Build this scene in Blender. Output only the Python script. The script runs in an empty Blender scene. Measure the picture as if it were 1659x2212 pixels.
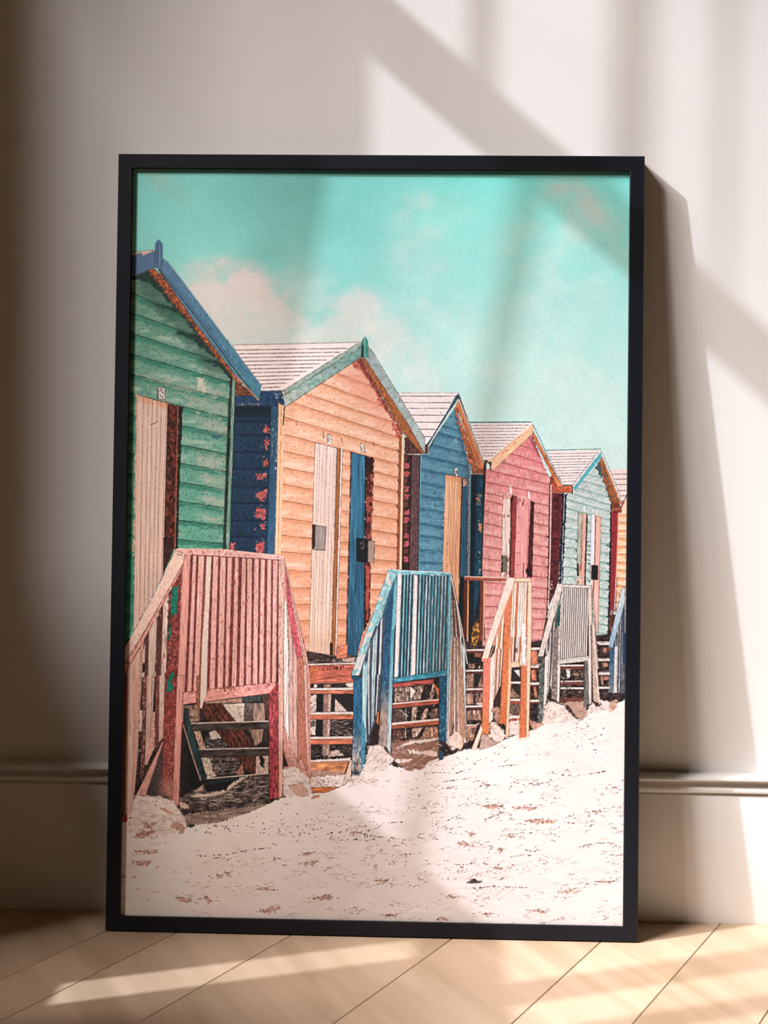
# A framed beach-hut print leaning against a sunlit wall, on an oak floor.
import bpy, bmesh, math
from mathutils import Vector, Matrix
# ---------------------------------------------------------------- the print's picture
# A small 2-D drawing kit: the beach-hut picture is drawn here as shapes on an artboard
# (artboard units are about 0.57 mm of paper) and ends up as the ink colour of the flat print.
import numpy as np
AX0, AY0, AX1, AY1 = 250, 346, 1382, 2026
AH, AW = AY1 - AY0, AX1 - AX0
GX, GY = np.meshgrid(np.arange(AX0, AX1) + .5, np.arange(AY0, AY1) + .5)
GX = GX.astype(np.float32); GY = GY.astype(np.float32)
ART = np.zeros((AH, AW, 3), np.float32)
rng = np.random.default_rng(11)
_NC = {}
def _up(a, n, axis):
    m = a.shape[axis]
    t = np.linspace(0, m - 1.001, n); i = t.astype(int); f = (t - i).astype(np.float32)
    f = f * f * (3 - 2 * f)
    sh = [1, 1]; sh[axis] = n; f = f.reshape(sh)
    return np.take(a, i, axis) * (1 - f) + np.take(a, i + 1, axis) * f
def noise(sx, sy, k=0, octv=2):
    key = (sx, sy, k, octv)
    if key not in _NC:
        r = np.random.default_rng(int(sx * 131 + sy * 977 + k * 7919 + octv))
        out = np.zeros((AH, AW), np.float32); amp = 1.
        for o in range(octv):
            gx, gy = max(sx / 2 ** o, 1), max(sy / 2 ** o, 1)
            g = r.standard_normal((int(AH / gy) + 3, int(AW / gx) + 3)).astype(np.float32)
            out += amp * _up(_up(g, AH, 0), AW, 1); amp *= .6
        _NC[key] = out / out.std()
    return _NC[key]
def T(ox, oy, s):
    return lambda *p: [(ox + p[i] / s, oy + p[i + 1] / s) for i in range(0, len(p), 2)]
tA = T(240, 310, 2.9625); tB = T(800, 310, 2.676); tC = T(240, 800, 4.1475); tD = T(580, 700, 4.1475)
tE = T(240, 1160, 4.1475); tF = T(580, 1060, 4.1475); tG = T(860, 820, 5.53); tH = T(1100, 890, 5.53)
tI = T(240, 1460, 4.1475); tJ = T(600, 1380, 4.1475); tK = T(860, 1080, 5.53); tL = T(1100, 1150, 5.53)
tM = T(960, 1350, 4.1475); tP = T(960, 1380, 8.295); tQ = T(260, 1740, 2.9625); tR = T(700, 1550, 2.4397)
tS = T(0, 0, 1.)
def win(x0, y0, x1, y1):
    return (slice(max(int(y0) - AY0, 0), min(max(int(y1) - AY0 + 1, 0), AH)),
            slice(max(int(x0) - AX0, 0), min(max(int(x1) - AX0 + 1, 0), AW)))
def c3(c):
    return np.array(c, np.float32) / 255.
def segd(X, Y, a, b):
    ax, ay = a; dx, dy = b[0] - ax, b[1] - ay
    t = np.clip(((X - ax) * dx + (Y - ay) * dy) / (dx * dx + dy * dy + 1e-9), 0, 1)
    return np.hypot(X - ax - t * dx, Y - ay - t * dy), t
def cover(pts, soft=1., rough=0, rs=(5, 5), rk=0):
    xs = [p[0] for p in pts]; ys = [p[1] for p in pts]; m = soft + 2.5 * rough + 1
    w = win(min(xs) - m, min(ys) - m, max(xs) + m, max(ys) + m)
    X, Y = GX[w], GY[w]
    if X.size == 0: return w, X
    ins = np.zeros(X.shape, bool); dm = np.full(X.shape, 1e9, np.float32)
    n = len(pts)
    for i in range(n):
        a, b = pts[i], pts[(i + 1) % n]
        d, _ = segd(X, Y, a, b); np.minimum(dm, d, out=dm)
        if a[1] != b[1]:
            c = ((a[1] > Y) != (b[1] > Y)) & (X < (b[0] - a[0]) * (Y - a[1]) / (b[1] - a[1]) + a[0])
            ins ^= c
    sd = np.where(ins, dm, -dm)
    if rough: sd = sd + .75 * rough * noise(rs[0], rs[1], rk)[w]
    return w, np.clip(sd / soft + .5, 0, 1)
def colf(col, w, tone=0, ts=(6, 6), tk=0, warm=0):
    """flat colour, or ('v'|'h', a, colour, b, colour) ramp, with mottling"""
    if isinstance(col[0], str):
        u = (GY if col[0] == 'v' else GX)[w]
        t = np.clip((u - col[1]) / (col[3] - col[1]), 0, 1)[..., None]
        c = c3(col[2]) * (1 - t) + c3(col[4]) * t
    else:
        c = np.broadcast_to(c3(col), GX[w].shape + (3,))
    if tone:
        c = c * (1 + tone * noise(ts[0], ts[1], tk)[w][..., None])
    return c
def put(w, a, c):
    a = a[..., None]; ART[w] = ART[w] * (1 - a) + np.clip(c, 0, 1) * a
def fill(pts, col, alpha=1., soft=1., rough=0, rs=(4, 4), tone=.05, ts=(2, 4), tk=0, worn=None, edge=None, ew=1.2, ea=.68):
    """worn = (colour, threshold, sx, sy[, strength]) second colour showing through; edge = outline colour"""
    w, a = cover(pts, soft, rough, rs, tk)
    if a.size == 0: return
    c = colf(col, w, tone, ts, tk)
    if worn:
        m = np.clip((noise(worn[2], worn[3], tk + 3)[w] - worn[1]) * 3, 0, 1)[..., None] * (worn[4] if len(worn) > 4 else .85)
        c = c * (1 - m) + c3(worn[0]) * m
    put(w, a * alpha, c)
    if edge: line(list(pts) + [pts[0]], ew, edge, ea, broken=.25)
def line(pts, wd, col, alpha=1., broken=0, bs=(7, 7), rough=.18, soft=1., w1=None):
    """stroke; broken 0..1 thins it out here and there; w1 = width at the far end"""
    xs = [p[0] for p in pts]; ys = [p[1] for p in pts]; m = max(wd, w1 or 0) + 3
    w = win(min(xs) - m, min(ys) - m, max(xs) + m, max(ys) + m)
    X, Y = GX[w], GY[w]
    if X.size == 0: return
    dm = np.full(X.shape, 1e9, np.float32); n = len(pts) - 1
    for i in range(n):
        d, t = segd(X, Y, pts[i], pts[i + 1])
        wl = wd if w1 is None else wd + (w1 - wd) * (i + t) / n
        np.minimum(dm, d - wl / 2, out=dm)
    if rough: dm = dm + rough * noise(3, 3, 5)[w]
    a = np.clip(.5 - dm / soft, 0, 1) * alpha
    if wd < 1: a = a * wd
    if broken: a = a * np.clip(.6 + (.5 - broken) + noise(bs[0], bs[1], 9)[w] * .8 * min(1, broken * 2), 0, 1)
    put(w, a, colf(col, w, 0))
def strip(*a, **k):
    """a board: only its two long sides are outlined, so lengths join up"""
    p = list(a[:-1]); e = k.pop('edge', None); w_, al = k.pop('ew', 1.2), k.pop('ea', .68)
    fill(p, a[-1], **k)
    if e and len(p) == 4:
        d = lambda i, j: np.hypot(p[i][0] - p[j][0], p[i][1] - p[j][1])
        for q in (((0, 3), (1, 2)) if d(0, 3) > d(0, 1) else ((0, 1), (3, 2))): line([p[q[0]], p[q[1]]], w_, e, al, broken=.2)
    elif e: line(p + [p[0]], w_, e, al, broken=.25)
def lerp(a, b, t): return (a[0] + (b[0] - a[0]) * t, a[1] + (b[1] - a[1]) * t)
def grooves(tl, tr, br, bl, ts, col, wd=.9, alpha=.6, broken=.12):
    for t in ts: line([lerp(tl, tr, t), lerp(bl, br, t)], wd, col, alpha, broken, bs=(4, 30))
def boards(pts, rows, xl, xr, base, shade, dark, light=None, sfrac=.28, lw=1.3, tone=.06, ts=(14, 4), worn=None, rough=0, la=.9, tk=0, lb=.3):
    """weather-boards: rows = [(y at xl, y at xr)...]; shade = the band under each lap, dark = lap line"""
    w, a = cover(pts, 1., rough, (4, 4), tk)
    if a.size == 0: return
    X, Y = GX[w], GY[w]; s = (X - xl) / (xr - xl)
    c = colf(base, w, tone, ts, tk)
    sh = c3(shade); lt = c3(light) if light is not None else None
    wob = noise(40, 8, tk + 1)[w] * .25
    ys = [y0 + (y1 - y0) * s + wob for y0, y1 in rows]
    v = np.full(X.shape, .6, np.float32); dist = np.full(X.shape, 1e9, np.float32)
    for i, y in enumerate(ys):
        d = Y - y
        nxt = (ys[i + 1] - y) if i + 1 < len(ys) else (y - ys[i - 1])
        inb = (d >= 0)
        v = np.where(inb, np.clip(d / np.maximum(nxt, 1), 0, 1.2), v)
        np.minimum(dist, np.abs(d), out=dist)
    m = np.clip((sfrac - v + .04 * noise(9, 3, tk + 4)[w]) / .1, 0, 1)[..., None] * np.clip(.8 + .15 * noise(20, 4, tk + 5)[w], .3, 1)[..., None]
    c = c * (1 - m) + sh * (1 + tone * noise(5, 3, tk)[w][..., None]) * m
    if lt is not None:
        m = np.clip(1 - np.abs(v - .68) / .33, 0, 1) * np.clip(.45 + .45 * noise(34, 9, tk + 2)[w], 0, 1)
        c = c * (1 - m[..., None]) + lt * m[..., None]
    if worn:
        m = np.clip((noise(worn[2], worn[3], tk + 3)[w] - worn[1]) * 3, 0, 1)[..., None] * (worn[4] if len(worn) > 4 else .8)
        c = c * (1 - m) + c3(worn[0]) * m
    m = np.clip(lw / 2 + .5 - dist, 0, 1) * np.clip(la + lb * .6 * noise(24, 5, tk + 6)[w], 0, 1)
    c = c * (1 - m[..., None]) + c3(dark) * m[..., None]
    put(w, a, c)
def specks(pts, n, col, l=(1, 3), wd=(.7, 1.4), ang=0, alpha=.9, jit=.4):
    xs = [p[0] for p in pts]; ys = [p[1] for p in pts]; k = 0; it = 0
    while k < n and it < n * 20:
        it += 1
        x = rng.uniform(min(xs), max(xs)); y = rng.uniform(min(ys), max(ys)); ins = False
        for i in range(len(pts)):
            a, b = pts[i], pts[(i + 1) % len(pts)]
            if (a[1] > y) != (b[1] > y) and x < (b[0] - a[0]) * (y - a[1]) / (b[1] - a[1]) + a[0]: ins = not ins
        if not ins: continue
        k += 1; L = rng.uniform(*l) / 2; t = ang + rng.normal() * jit
        dx, dy = L * np.cos(t), L * np.sin(t)
        line([(x - dx, y - dy), (x + rng.normal() * .4, y + rng.normal() * .4), (x + dx, y + dy)], rng.uniform(*wd), col, alpha * rng.uniform(.5, 1), rough=.4)
def blob(cx, cy, rx, ry, ang, col, st, nz=.6, ns=(50, 40), nk=0, gain=1.):
    m = 2.6 * max(rx, ry); w = win(cx - m, cy - m, cx + m, cy + m); X, Y = GX[w] - cx, GY[w] - cy
    ca, sa = np.cos(ang), np.sin(ang); u = (X * ca + Y * sa) / rx; v = (-X * sa + Y * ca) / ry
    q = u * u + v * v + nz * noise(ns[0], ns[1], nk, 4)[w] * .6
    put(w, np.clip(gain * np.exp(-np.maximum(q, 0) * 1.1) - .12 * (gain - 1), 0, 1) * st * np.clip((6.2 - u * u - v * v) / 3, 0, 1), colf(col, w))
K = (38, 26, 26)          # the dark pen-like outline that rims everything in the picture
WHT = (226, 208, 204)
# ---------------------------------------------------------------- numbers to tune
PAINT = (.72, .71, .69)
SIDE_PAINT = (.60, .47, .29)  # colour of the unseen walls, made up to warm the bounce light
OAK_A, OAK_B = (.44, .33, .22), (.57, .435, .315)
PLANK_DIR = -math.radians(26.5)
WJ, W_END, W2A, W2B, SILL = -.328, -.77, -.80, -1.3, .82
TR0, TR1 = 1.772, 1.842
ART_CORNERS = [(288.5, 362), (1364.5, 369.5), (1351, 2008.5), (263.5, 1978)]
GRID_X, GRID_Z = 1000, 1500
SUN_P, SUN_C = 4.7, (.86, .90, 1)
SKY_D, SKY_P, SKY_A, SKY_C = (1.80, 1, -1.80), 11.8, 23, (1, .905, .87)
AMB_C, AMB_P, EXPO = (1, .97, .93), .012, 0
def divide_out_light(c, u, v):
    """ink divided by a smooth light estimate, so the sunlit right comes darker"""
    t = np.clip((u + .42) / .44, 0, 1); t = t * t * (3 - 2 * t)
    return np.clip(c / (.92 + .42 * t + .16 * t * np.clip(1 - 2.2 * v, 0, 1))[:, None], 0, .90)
def draw_sky():
    w = win(AX0, AY0, AX1, AY1)
    X, Y = GX, GY
    ky = np.clip((Y - 362) / 660., 0, 1)[..., None]; kx = np.clip((X - 640) / 380., 0, 1); kx = (kx * kx * (3 - 2 * kx))[..., None]
    left = c3((122, 200, 192)) * (1 - ky) + c3((152, 214, 207)) * ky
    right = c3((130, 230, 219)) * (1 - ky) + c3((208, 234, 229)) * ky
    ART[:] = left * (1 - kx) + right * kx  # sunlit right and shaded left of the sheet painted into the sky
    # thin high haze, then the clouds
    for b in [(330, 372, 70, 22, .7, (150, 188, 180), .55), (372, 402, 40, 16, .6, (138, 192, 184), .4),
              (900, 470, 60, 70, .2, (186, 228, 219), .5), (920, 560, 60, 110, .1, (190, 232, 224), .6),
              (1000, 470, 50, 60, .5, (176, 230, 220), .4), (930, 440, 60, 22, .1, (190, 226, 216), .5), (870, 620, 70, 110, .4, (186, 228, 222), .4),
              (1210, 402, 46, 24, .2, (194, 212, 204), .8), (1262, 425, 40, 26, .8, (204, 212, 204), .85), (1300, 468, 36, 26, .9, (198, 214, 206), .75),
              (1215, 450, 50, 22, .5, (160, 222, 212), .5), (1250, 500, 70, 50, .5, (196, 220, 212), .6), (1330, 490, 26, 40, .8, (176, 222, 212), .5),
              (1150, 520, 110, 90, .4, (188, 226, 218), .45), (1250, 700, 130, 190, .2, (198, 232, 225), .5), (1130, 760, 110, 160, .1, (196, 232, 226), .45),
              (960, 760, 90, 110, .3, (204, 232, 225), .5), (1290, 900, 120, 120, 0, (212, 233, 227), .6), (1140, 850, 120, 80, 0, (210, 234, 228), .5),
              (650, 560, 40, 26, .3, (168, 212, 204), .4), (600, 560, 120, 60, .3, (140, 212, 204), .25)]:
        blob(*b)
    for b in [(455, 615, 52, 46, .3, (212, 203, 198), .96), (520, 620, 70, 52, .25, (214, 204, 200), .97), (575, 650, 64, 56, .5, (214, 205, 200), .95),
              (440, 650, 50, 46, .8, (208, 203, 198), .9), (500, 690, 80, 50, .5, (206, 206, 200), .95), (620, 700, 70, 46, .5, (208, 208, 203), .85),
              (560, 725, 120, 34, 0, (204, 210, 204), .8), (430, 590, 44, 20, .2, (178, 206, 199), .7), (395, 590, 26, 22, .5, (160, 208, 200), .5),
              (670, 640, 60, 36, .9, (190, 214, 207), .6), (640, 600, 34, 24, .4, (172, 212, 204), .5), (700, 600, 30, 24, .4, (172, 214, 206), .4),
              (775, 680, 52, 50, .3, (214, 216, 209), .85), (830, 720, 44, 50, .8, (222, 226, 219), .7), (740, 700, 50, 40, .2, (206, 214, 207), .7),
              (870, 780, 50, 50, .8, (222, 230, 224), .6), (900, 830, 60, 40, .4, (216, 232, 226), .6), (700, 735, 100, 20, 0, (206, 213, 206), .6)]:
        blob(*b, nz=.5, ns=(60, 44), nk=2, gain=1.8)
    ART[:] *= (1 + .014 * noise(2, 2, 7, 1) + .010 * noise(90, 70, 8, 3))[..., None]

def metal_roof(pts, lines, dark=(74, 52, 52), wd=1.7):
    wd *= .85
    fill(pts, (236, 222, 219), tone=.012, ts=(12, 4), edge=(90, 74, 72), ew=1.1, ea=.5)
    for a, b in lines:
        line([(a[0], a[1] + 2.6), (b[0], b[1] + 2.2)], 2., (244, 234, 232), .6)
        line([a, b], wd, dark, .9, broken=.12, bs=(30, 4))

def draw_far_huts():
    # ground showing between the huts
    fill([(246, 1540), (1382, 1480), (1382, 2030), (246, 2030)], (232, 216, 208), tone=.01)
    fill([(250, 1380), (1382, 1330), (1382, 1560), (250, 1760)], (60, 46, 42), tone=.25, ts=(8, 6), soft=2)
    # sixth hut: a slice of roof and orange wall against the frame
    fill(tH(1340, 1240, 1400, 1000, 1460, 1000, 1460, 2900, 1290, 2900), (150, 60, 56), tone=.1)
    fill(tH(1205, 700, 1450, 695, 1450, 1060, 1380, 1095, 1340, 1080), (234, 214, 208), tone=.02)
    for y, x in ((760, 1240), (820, 1268), (885, 1290), (955, 1318), (1020, 1345)): line(tH(x, y, 1450, y - 2), 1.3, (60, 60, 66), .9)
    fill(tH(1340, 1240, 1380, 1150, 1450, 1010, 1450, 2700, 1310, 2700), (243, 190, 150), tone=.03)
    boards(tH(1330, 1240, 1375, 1160, 1450, 1040, 1450, 2500, 1300, 2500), [(tH(0, y)[0][1], tH(0, y + 8)[0][1]) for y in range(1240, 2500, 95)], 1330, 1360, (246, 202, 168), (236, 158, 108), (150, 96, 66), (250, 216, 190), sfrac=.35, lw=.9)
    line(tH(1340, 1080, 1385, 1085, 1412, 1060, 1432, 1010), 1.6, (40, 50, 52))
    # fifth hut: mint
    fill(tH(470, 470, 1115, 455, 785, 892, 655, 887), WHT, tone=.02)
    metal_roof(tH(470, 468, 1115, 455, 785, 890, 655, 886), [(tH(x, y)[0], tH(x2, y - 8)[0]) for x, y, x2 in
        ((490, 512, 1070), (510, 547, 1045), (525, 580, 1020), (540, 614, 1000), (555, 645, 975), (575, 680, 950), (590, 715, 925), (605, 748, 895), (622, 780, 870), (638, 812, 845), (650, 850, 815))], (78, 74, 82), 1.2)
    line(tH(465, 468, 1118, 456), 1.6, (60, 140, 130)); line(tH(655, 887, 785, 890), 2, (40, 60, 60))
    wall = tH(705, 985, 800, 940, 960, 780, 1110, 595, 1200, 860, 1245, 1080, 1240, 1659) + tL(1210, 1320, 1075, 1330, 660, 1330, 675, 600)
    ry = [(tH(0, a)[0][1], tH(0, b)[0][1]) for a, b in ((690, 830), (790, 930), (880, 1040), (965, 1130), (1058, 1210), (1165, 1310), (1285, 1395), (1400, 1480), (1520, 1600), (1635, 1710))]
    ry += [(tL(0, a)[0][1], tL(0, b)[0][1]) for a, b in ((318, 390), (432, 500), (545, 605), (640, 715), (740, 820), (840, 925), (940, 1035), (1050, 1140), (1160, 1245))]
    boards(wall, ry, 1228, 1324, ('v', 1000, (186, 198, 195), 1360, (186, 204, 198)), (166, 190, 185), (76, 120, 116), (206, 214, 212), sfrac=.2, lw=1.2, worn=((140, 178, 172), 1.4, 5, 3, .5), tone=.06, ts=(4, 3))
    for y in (180, 290, 400, 495, 605, 710, 825, 930, 1040, 1140, 1250):
        line(tL(1120, y - 10, 1225, y + 4), 3, (120, 172, 163), .5, broken=.3); line(tL(1196, y - 4, 1226, y + 6), 2.6, (24, 66, 66), .9, broken=.3)
        line(tL(955, y - 12, 995, y - 4), 2.5, (60, 130, 122), .7, broken=.3); line(tL(975, y - 6, 996, y + 6), 2, (24, 70, 70), .9)
    for y in (90, 205, 320, 435, 560): line(tL(820, y + 20, 838, y + 40), 2.2, (26, 50, 50), .9)
    # shaded zig-zag under the mint hut's right eave
    fill(tH(1050, 690, 1095, 600, 1120, 640, 1150, 820, 1240, 1010, 1245, 1090, 1210, 1030, 1190, 960, 1160, 860, 1130, 850, 1150, 820, 1100, 770, 1100, 730), (40, 66, 70), rough=1.2, rs=(4, 4), alpha=.85)
    strip(*tH(850, 1205, 915, 1225) + tL(890, 390, 838, 395), (168, 168, 152), tone=.08, ts=(3, 18), edge=K, ew=1)
    strip(*tH(905, 1230, 950, 1238) + tL(925, 650, 890, 650), (222, 166, 150), tone=.06, ts=(2, 30), edge=(90, 50, 46), ew=1)
    strip(*tH(948, 1238, 966, 1244) + tL(940, 650, 925, 650), (40, 44, 46), rough=.6)
    strip(*tL(835, 393, 858, 395, 862, 545, 838, 545), (44, 36, 36)); strip(*tL(860, 390, 900, 395, 895, 540, 862, 540), (206, 150, 136), worn=((110, 60, 54), .8, 3, 12))
    strip(*tL(826, 562, 890, 560, 885, 650, 836, 650), (222, 188, 176), worn=((120, 80, 74), 1, 4, 4))
    strip(*tH(1012, 1245, 1125, 1275) + tL(1088, 1300, 1000, 660), (232, 178, 162), tone=.04, ts=(2, 40), edge=K, ew=1)
    strip(*tH(1012, 1245, 1058, 1256) + tL(1045, 405, 1000, 410), (238, 224, 228), tone=.02); strip(*tL(1000, 560, 1025, 580, 1022, 760, 1000, 660), (234, 214, 212))
    line(tH(1060, 1258) + tL(1048, 410, 1040, 600, 1030, 830), 1.8, (70, 46, 40)); line(tH(1060, 1262, 1122, 1276), 1.6, (206, 120, 80))
    strip(*tL(1012, 412, 1090, 415, 1086, 592, 1008, 588), (26, 28, 28), tone=.2); strip(*tL(1090, 436, 1112, 436, 1108, 590, 1088, 592), (190, 150, 144), edge=K, ew=.8)
    strip(*tH(1064, 1300, 1088, 1300, 1088, 1335, 1064, 1335), (230, 178, 160), edge=K, ew=1)
    for p in (tH(912, 1138, 932, 1142, 938, 1206, 916, 1204), tH(1068, 1180, 1084, 1184, 1086, 1250, 1068, 1246)): fill(p, (240, 232, 230), edge=(120, 140, 136), ew=.8)
    strip(*tH(1248, 1200, 1335, 1225) + tL(1285, 960, 1225, 960), (142, 44, 54), tone=.08); strip(*tH(1240, 1100, 1254, 1100) + tL(1232, 1310, 1204, 1310), (36, 34, 36), rough=.8)
    line(tH(1332, 1228) + tL(1318, 300, 1300, 950), 1.8, (220, 150, 120)); line(tL(1322, 570, 1300, 960), 2, (70, 40, 36), broken=.3)
    specks(tL(1235, 1000, 1290, 950, 1260, 1200, 1232, 1300), 40, (226, 150, 110), (1, 3)); strip(*tL(1232, 960, 1290, 960, 1240, 1260, 1226, 1260), (96, 36, 40), alpha=.6, rough=1.5)
    fill(tH(1110, 590, 1135, 545, 1368, 1110, 1335, 1128), (190, 118, 72), tone=.07, ts=(3, 8), edge=(60, 30, 26), ew=1.2)
    fill(tH(1100, 600, 1118, 600, 1330, 1120, 1245, 1090, 1160, 840), (142, 84, 52), tone=.14, ts=(4, 4), rough=1.2, edge=(60, 34, 28), ew=1)
    line(tH(1140, 600, 1180, 720, 1300, 1010, 1345, 1125), 1.3, (70, 40, 30)); line(tH(1130, 480, 1215, 690, 1360, 1060), 2.2, (232, 222, 216)); line(tH(1138, 490, 1225, 700, 1364, 1050), 1., (70, 70, 74), .8)
    fill(tH(1248, 1092, 1320, 1105, 1350, 1130, 1372, 1170, 1370, 1222, 1252, 1215), (128, 62, 42), tone=.12, edge=K); line(tH(1258, 1180, 1368, 1176), 1.6, (206, 120, 84))
    fill(tH(788, 925, 1118, 500, 1132, 500, 1126, 560, 820, 945, 800, 942), ('v', 980, (84, 176, 190), 1060, (92, 170, 178)), tone=.05, rough=.5)
    fill(tH(775, 905, 1108, 462, 1128, 475, 796, 918), (236, 226, 226), edge=(60, 70, 74), ew=1.1)
    strip(*tH(772, 905, 786, 905, 786, 1000, 774, 1000), (40, 34, 36)); line(tH(793, 925, 796, 1000), 2.2, (210, 214, 210))
    # gap between fourth and fifth hut
    strip(*tH(540, 985, 662, 988) + tL(612, 640, 500, 900), (84, 34, 38), tone=.16, ts=(6, 6))
    for y in (1080, 1190, 1330, 1440, 1560): line(tH(545, y, 640, y + 8), 4, (112, 50, 52), .6, broken=.3); line(tH(545, y - 18, 640, y - 10), 2, (40, 20, 22), .7)
    for y in (60, 180, 330, 450): line(tL(530, y, 612, y + 8), 4, (120, 56, 56), .6, broken=.3)
    strip(*tH(655, 992, 712, 995) + tL(668, 640, 615, 640), (24, 34, 48), rough=1.2, tone=.2); line(tH(686, 992) + tL(660, 300, 652, 640), 1.6, (206, 196, 196), broken=.2)
    fill(tH(640, 1120, 660, 1100, 650, 1300, 640, 1500) + tL(620, 150, 612, 60), (110, 40, 44), alpha=.6, rough=1.5)
    specks(tL(515, 580, 570, 580, 560, 700, 510, 800), 14, (226, 190, 184), (1, 3))
    fill(tH(538, 915, 600, 900, 772, 895, 778, 978, 540, 984), (204, 104, 72), tone=.1, ts=(8, 4), worn=((150, 66, 48), .9, 7, 4), edge=(90, 40, 30))

def draw_pink_hut():
    metal_roof(tG(865, 512, 1612, 512, 1625, 540, 1130, 985, 1040, 978), [(tG(x, y)[0], tG(x2, y - 2)[0]) for x, y, x2 in
        ((885, 555, 1585), (892, 592, 1540), (900, 628, 1490), (915, 668, 1445), (930, 702, 1405), (945, 738, 1375), (955, 772, 1335), (970, 810, 1290), (985, 850, 1240), (998, 888, 1195), (1008, 920, 1150))], (78, 66, 74), 1.2)
    line(tG(865, 518, 1615, 514), 2.2, (30, 110, 108)); fill(tG(1040, 972, 1110, 972, 1070, 1010, 1060, 1060, 1045, 1060), (50, 40, 42))
    wall = tG(1075, 1080, 1170, 1080) + tH(0, 540, 290, 275, 500, 830, 505, 1000) + tL(490, 0, 470, 1000, 400, 1390, 285, 1390) + tK(1030, 1800, 1020, 930)
    rows = [(tH(0, a)[0][1], tH(0, b)[0][1]) for a, b in ((300, 510), (430, 650), (572, 770), (715, 875), (860, 1003), (992, 1132), (1140, 1245))]
    K2 = lambda y: tK(0, y)[0][1]; L2 = lambda y: tL(0, y)[0][1]
    rows = [(y0 - (y1 - y0) * .09, y1) for y0, y1 in rows]
    rows = rows[:-1] + [(K2(15), tH(0, 1250)[0][1]), (K2(145), tH(0, 1385)[0][1]), (K2(290), L2(70)), (K2(430), L2(195)), (K2(572), L2(320)), (K2(714), L2(437)), (K2(856), L2(562)), (K2(1000), L2(690)), (K2(1150), L2(815)), (K2(1288), L2(940)), (K2(1420), L2(1062)), (K2(1560), L2(1190)), (K2(1690), L2(1312))]
    boards(wall, rows, 1053, 1190, ('v', 970, (222, 136, 138), 1120, (212, 148, 142)), (204, 122, 120), (108, 52, 54), (228, 176, 168), sfrac=.2, lw=1.3, tone=.05, ts=(3, 8), worn=((176, 100, 90), 1.0, 5, 12, .35))
    fill(tH(270, 300, 300, 290, 500, 800, 515, 850, 480, 770, 430, 620, 360, 520, 270, 370), (120, 52, 56), alpha=.8, rough=1.5, rs=(4, 5)); fill(tH(200, 350, 280, 300, 420, 620, 490, 790, 440, 740, 330, 560), (214, 110, 126), alpha=.45, soft=8)
    # right corner post and white down-line
    strip(*tH(505, 845, 542, 850) + tL(500, 930, 474, 1060), (128, 48, 52), tone=.1); line(tH(526, 850) + tL(512, 300, 490, 960), 2.2, (234, 206, 200))
    line(tH(506, 850) + tL(492, 300, 470, 1060), 1.4, K, broken=.2)
    for y in (70, 195, 320, 437, 562, 690, 815, 940): line(tL(478, y - 6, 494, y + 10), 2.4, (60, 20, 24))
    # doors
    strip(*tG(1275, 1360, 1385, 1390) + tK(1345, 940, 1250, 940), (222, 198, 186), tone=.05, ts=(2, 30), worn=((150, 92, 78), 1., 3, 14), edge=K, ew=1.1)
    strip(*tG(1275, 1360, 1375, 1390) + tK(1366, 0, 1268, 0), (206, 150, 134), alpha=.6, worn=((140, 70, 60), .6, 4, 18))
    strip(*tG(1385, 1392, 1438, 1405) + tK(1420, 945, 1355, 945), (140, 56, 54), tone=.08); strip(*tG(1383, 1395, 1400, 1400) + tK(1382, 0, 1366, 200, 1362, 0), (40, 24, 26)); line(tG(1390, 1395) + tK(1372, 200, 1358, 940), 3., (52, 26, 28), broken=.15)
    strip(*tG(1440, 1408, 1605, 1450) + tL(240, 560, 82, 556), (224, 154, 152), tone=.04, ts=(3, 30), edge=K, ew=1.1); line(tH(262, 1060) + tL(232, 470), 1.4, (176, 84, 90))
    for y in (1160, 1275, 1390, 1440, 1560): line(tH(118, y, 168, y + 10), 1.2, (150, 80, 80), .8, broken=.3)
    for y in (20, 125, 258, 400, 520): line(tL(95, y, 155, y + 6), 1.3, (120, 66, 66), .8, broken=.2)
    specks(tH(110, 1030, 260, 1070, 240, 1150, 110, 1100), 24, (120, 50, 56), (3, 9), ang=1.57, jit=.1)
    strip(*tH(280, 1065, 322, 1080) + tL(300, 560, 238, 545), (66, 28, 32), tone=.25, ts=(4, 8), rough=.6); fill(tL(210, 465, 245, 455, 290, 470, 285, 520, 240, 545, 225, 505), (24, 22, 24), rough=1)
    line(tL(195, 380, 190, 550), 1.6, (40, 26, 28))
    strip(*tK(1265, 678, 1325, 680, 1320, 880, 1265, 878), (106, 98, 90), tone=.1, edge=K); line(tK(1266, 680, 1264, 880), 2.6, (22, 18, 18))
    for p in (tH(30, 895, 46, 898, 44, 930, 52, 935, 50, 985, 30, 982, 32, 945, 26, 940), tH(250, 962, 266, 966, 264, 1000, 272, 1004, 270, 1048, 248, 1044, 250, 1006, 246, 1004)): fill(p, (242, 230, 230))
    line(tH(0, 985, 110, 1015, 320, 1078, 500, 1128), 1.4, (238, 190, 184), .6)
    # barge boards
    fill(tH(288, 268, 300, 225, 660, 905, 640, 912, 600, 908), (206, 124, 78), tone=.06, ts=(4, 10), edge=(70, 34, 28)); fill(tH(500, 790, 540, 770, 600, 905, 540, 915, 515, 850), (150, 70, 50), tone=.16)
    line(tH(304, 168, 320, 215, 490, 560, 660, 890), 2.2, (232, 210, 200)); line(tH(308, 165, 400, 350, 470, 520, 664, 880), 1.1, (50, 60, 66)); line(tH(330, 205, 400, 355, 455, 470), 2, (80, 180, 190), .8)
    line(tH(365, 420, 480, 610, 655, 895), 1.1, (80, 40, 30))
    fill(tG(1075, 1000, 1100, 985, 1620, 545, 1632, 560, 1630, 652, 1170, 1080, 1140, 1092, 1112, 1005), (240, 194, 158), tone=.03, ts=(14, 5), edge=(120, 80, 60), ew=1.1)
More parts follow.
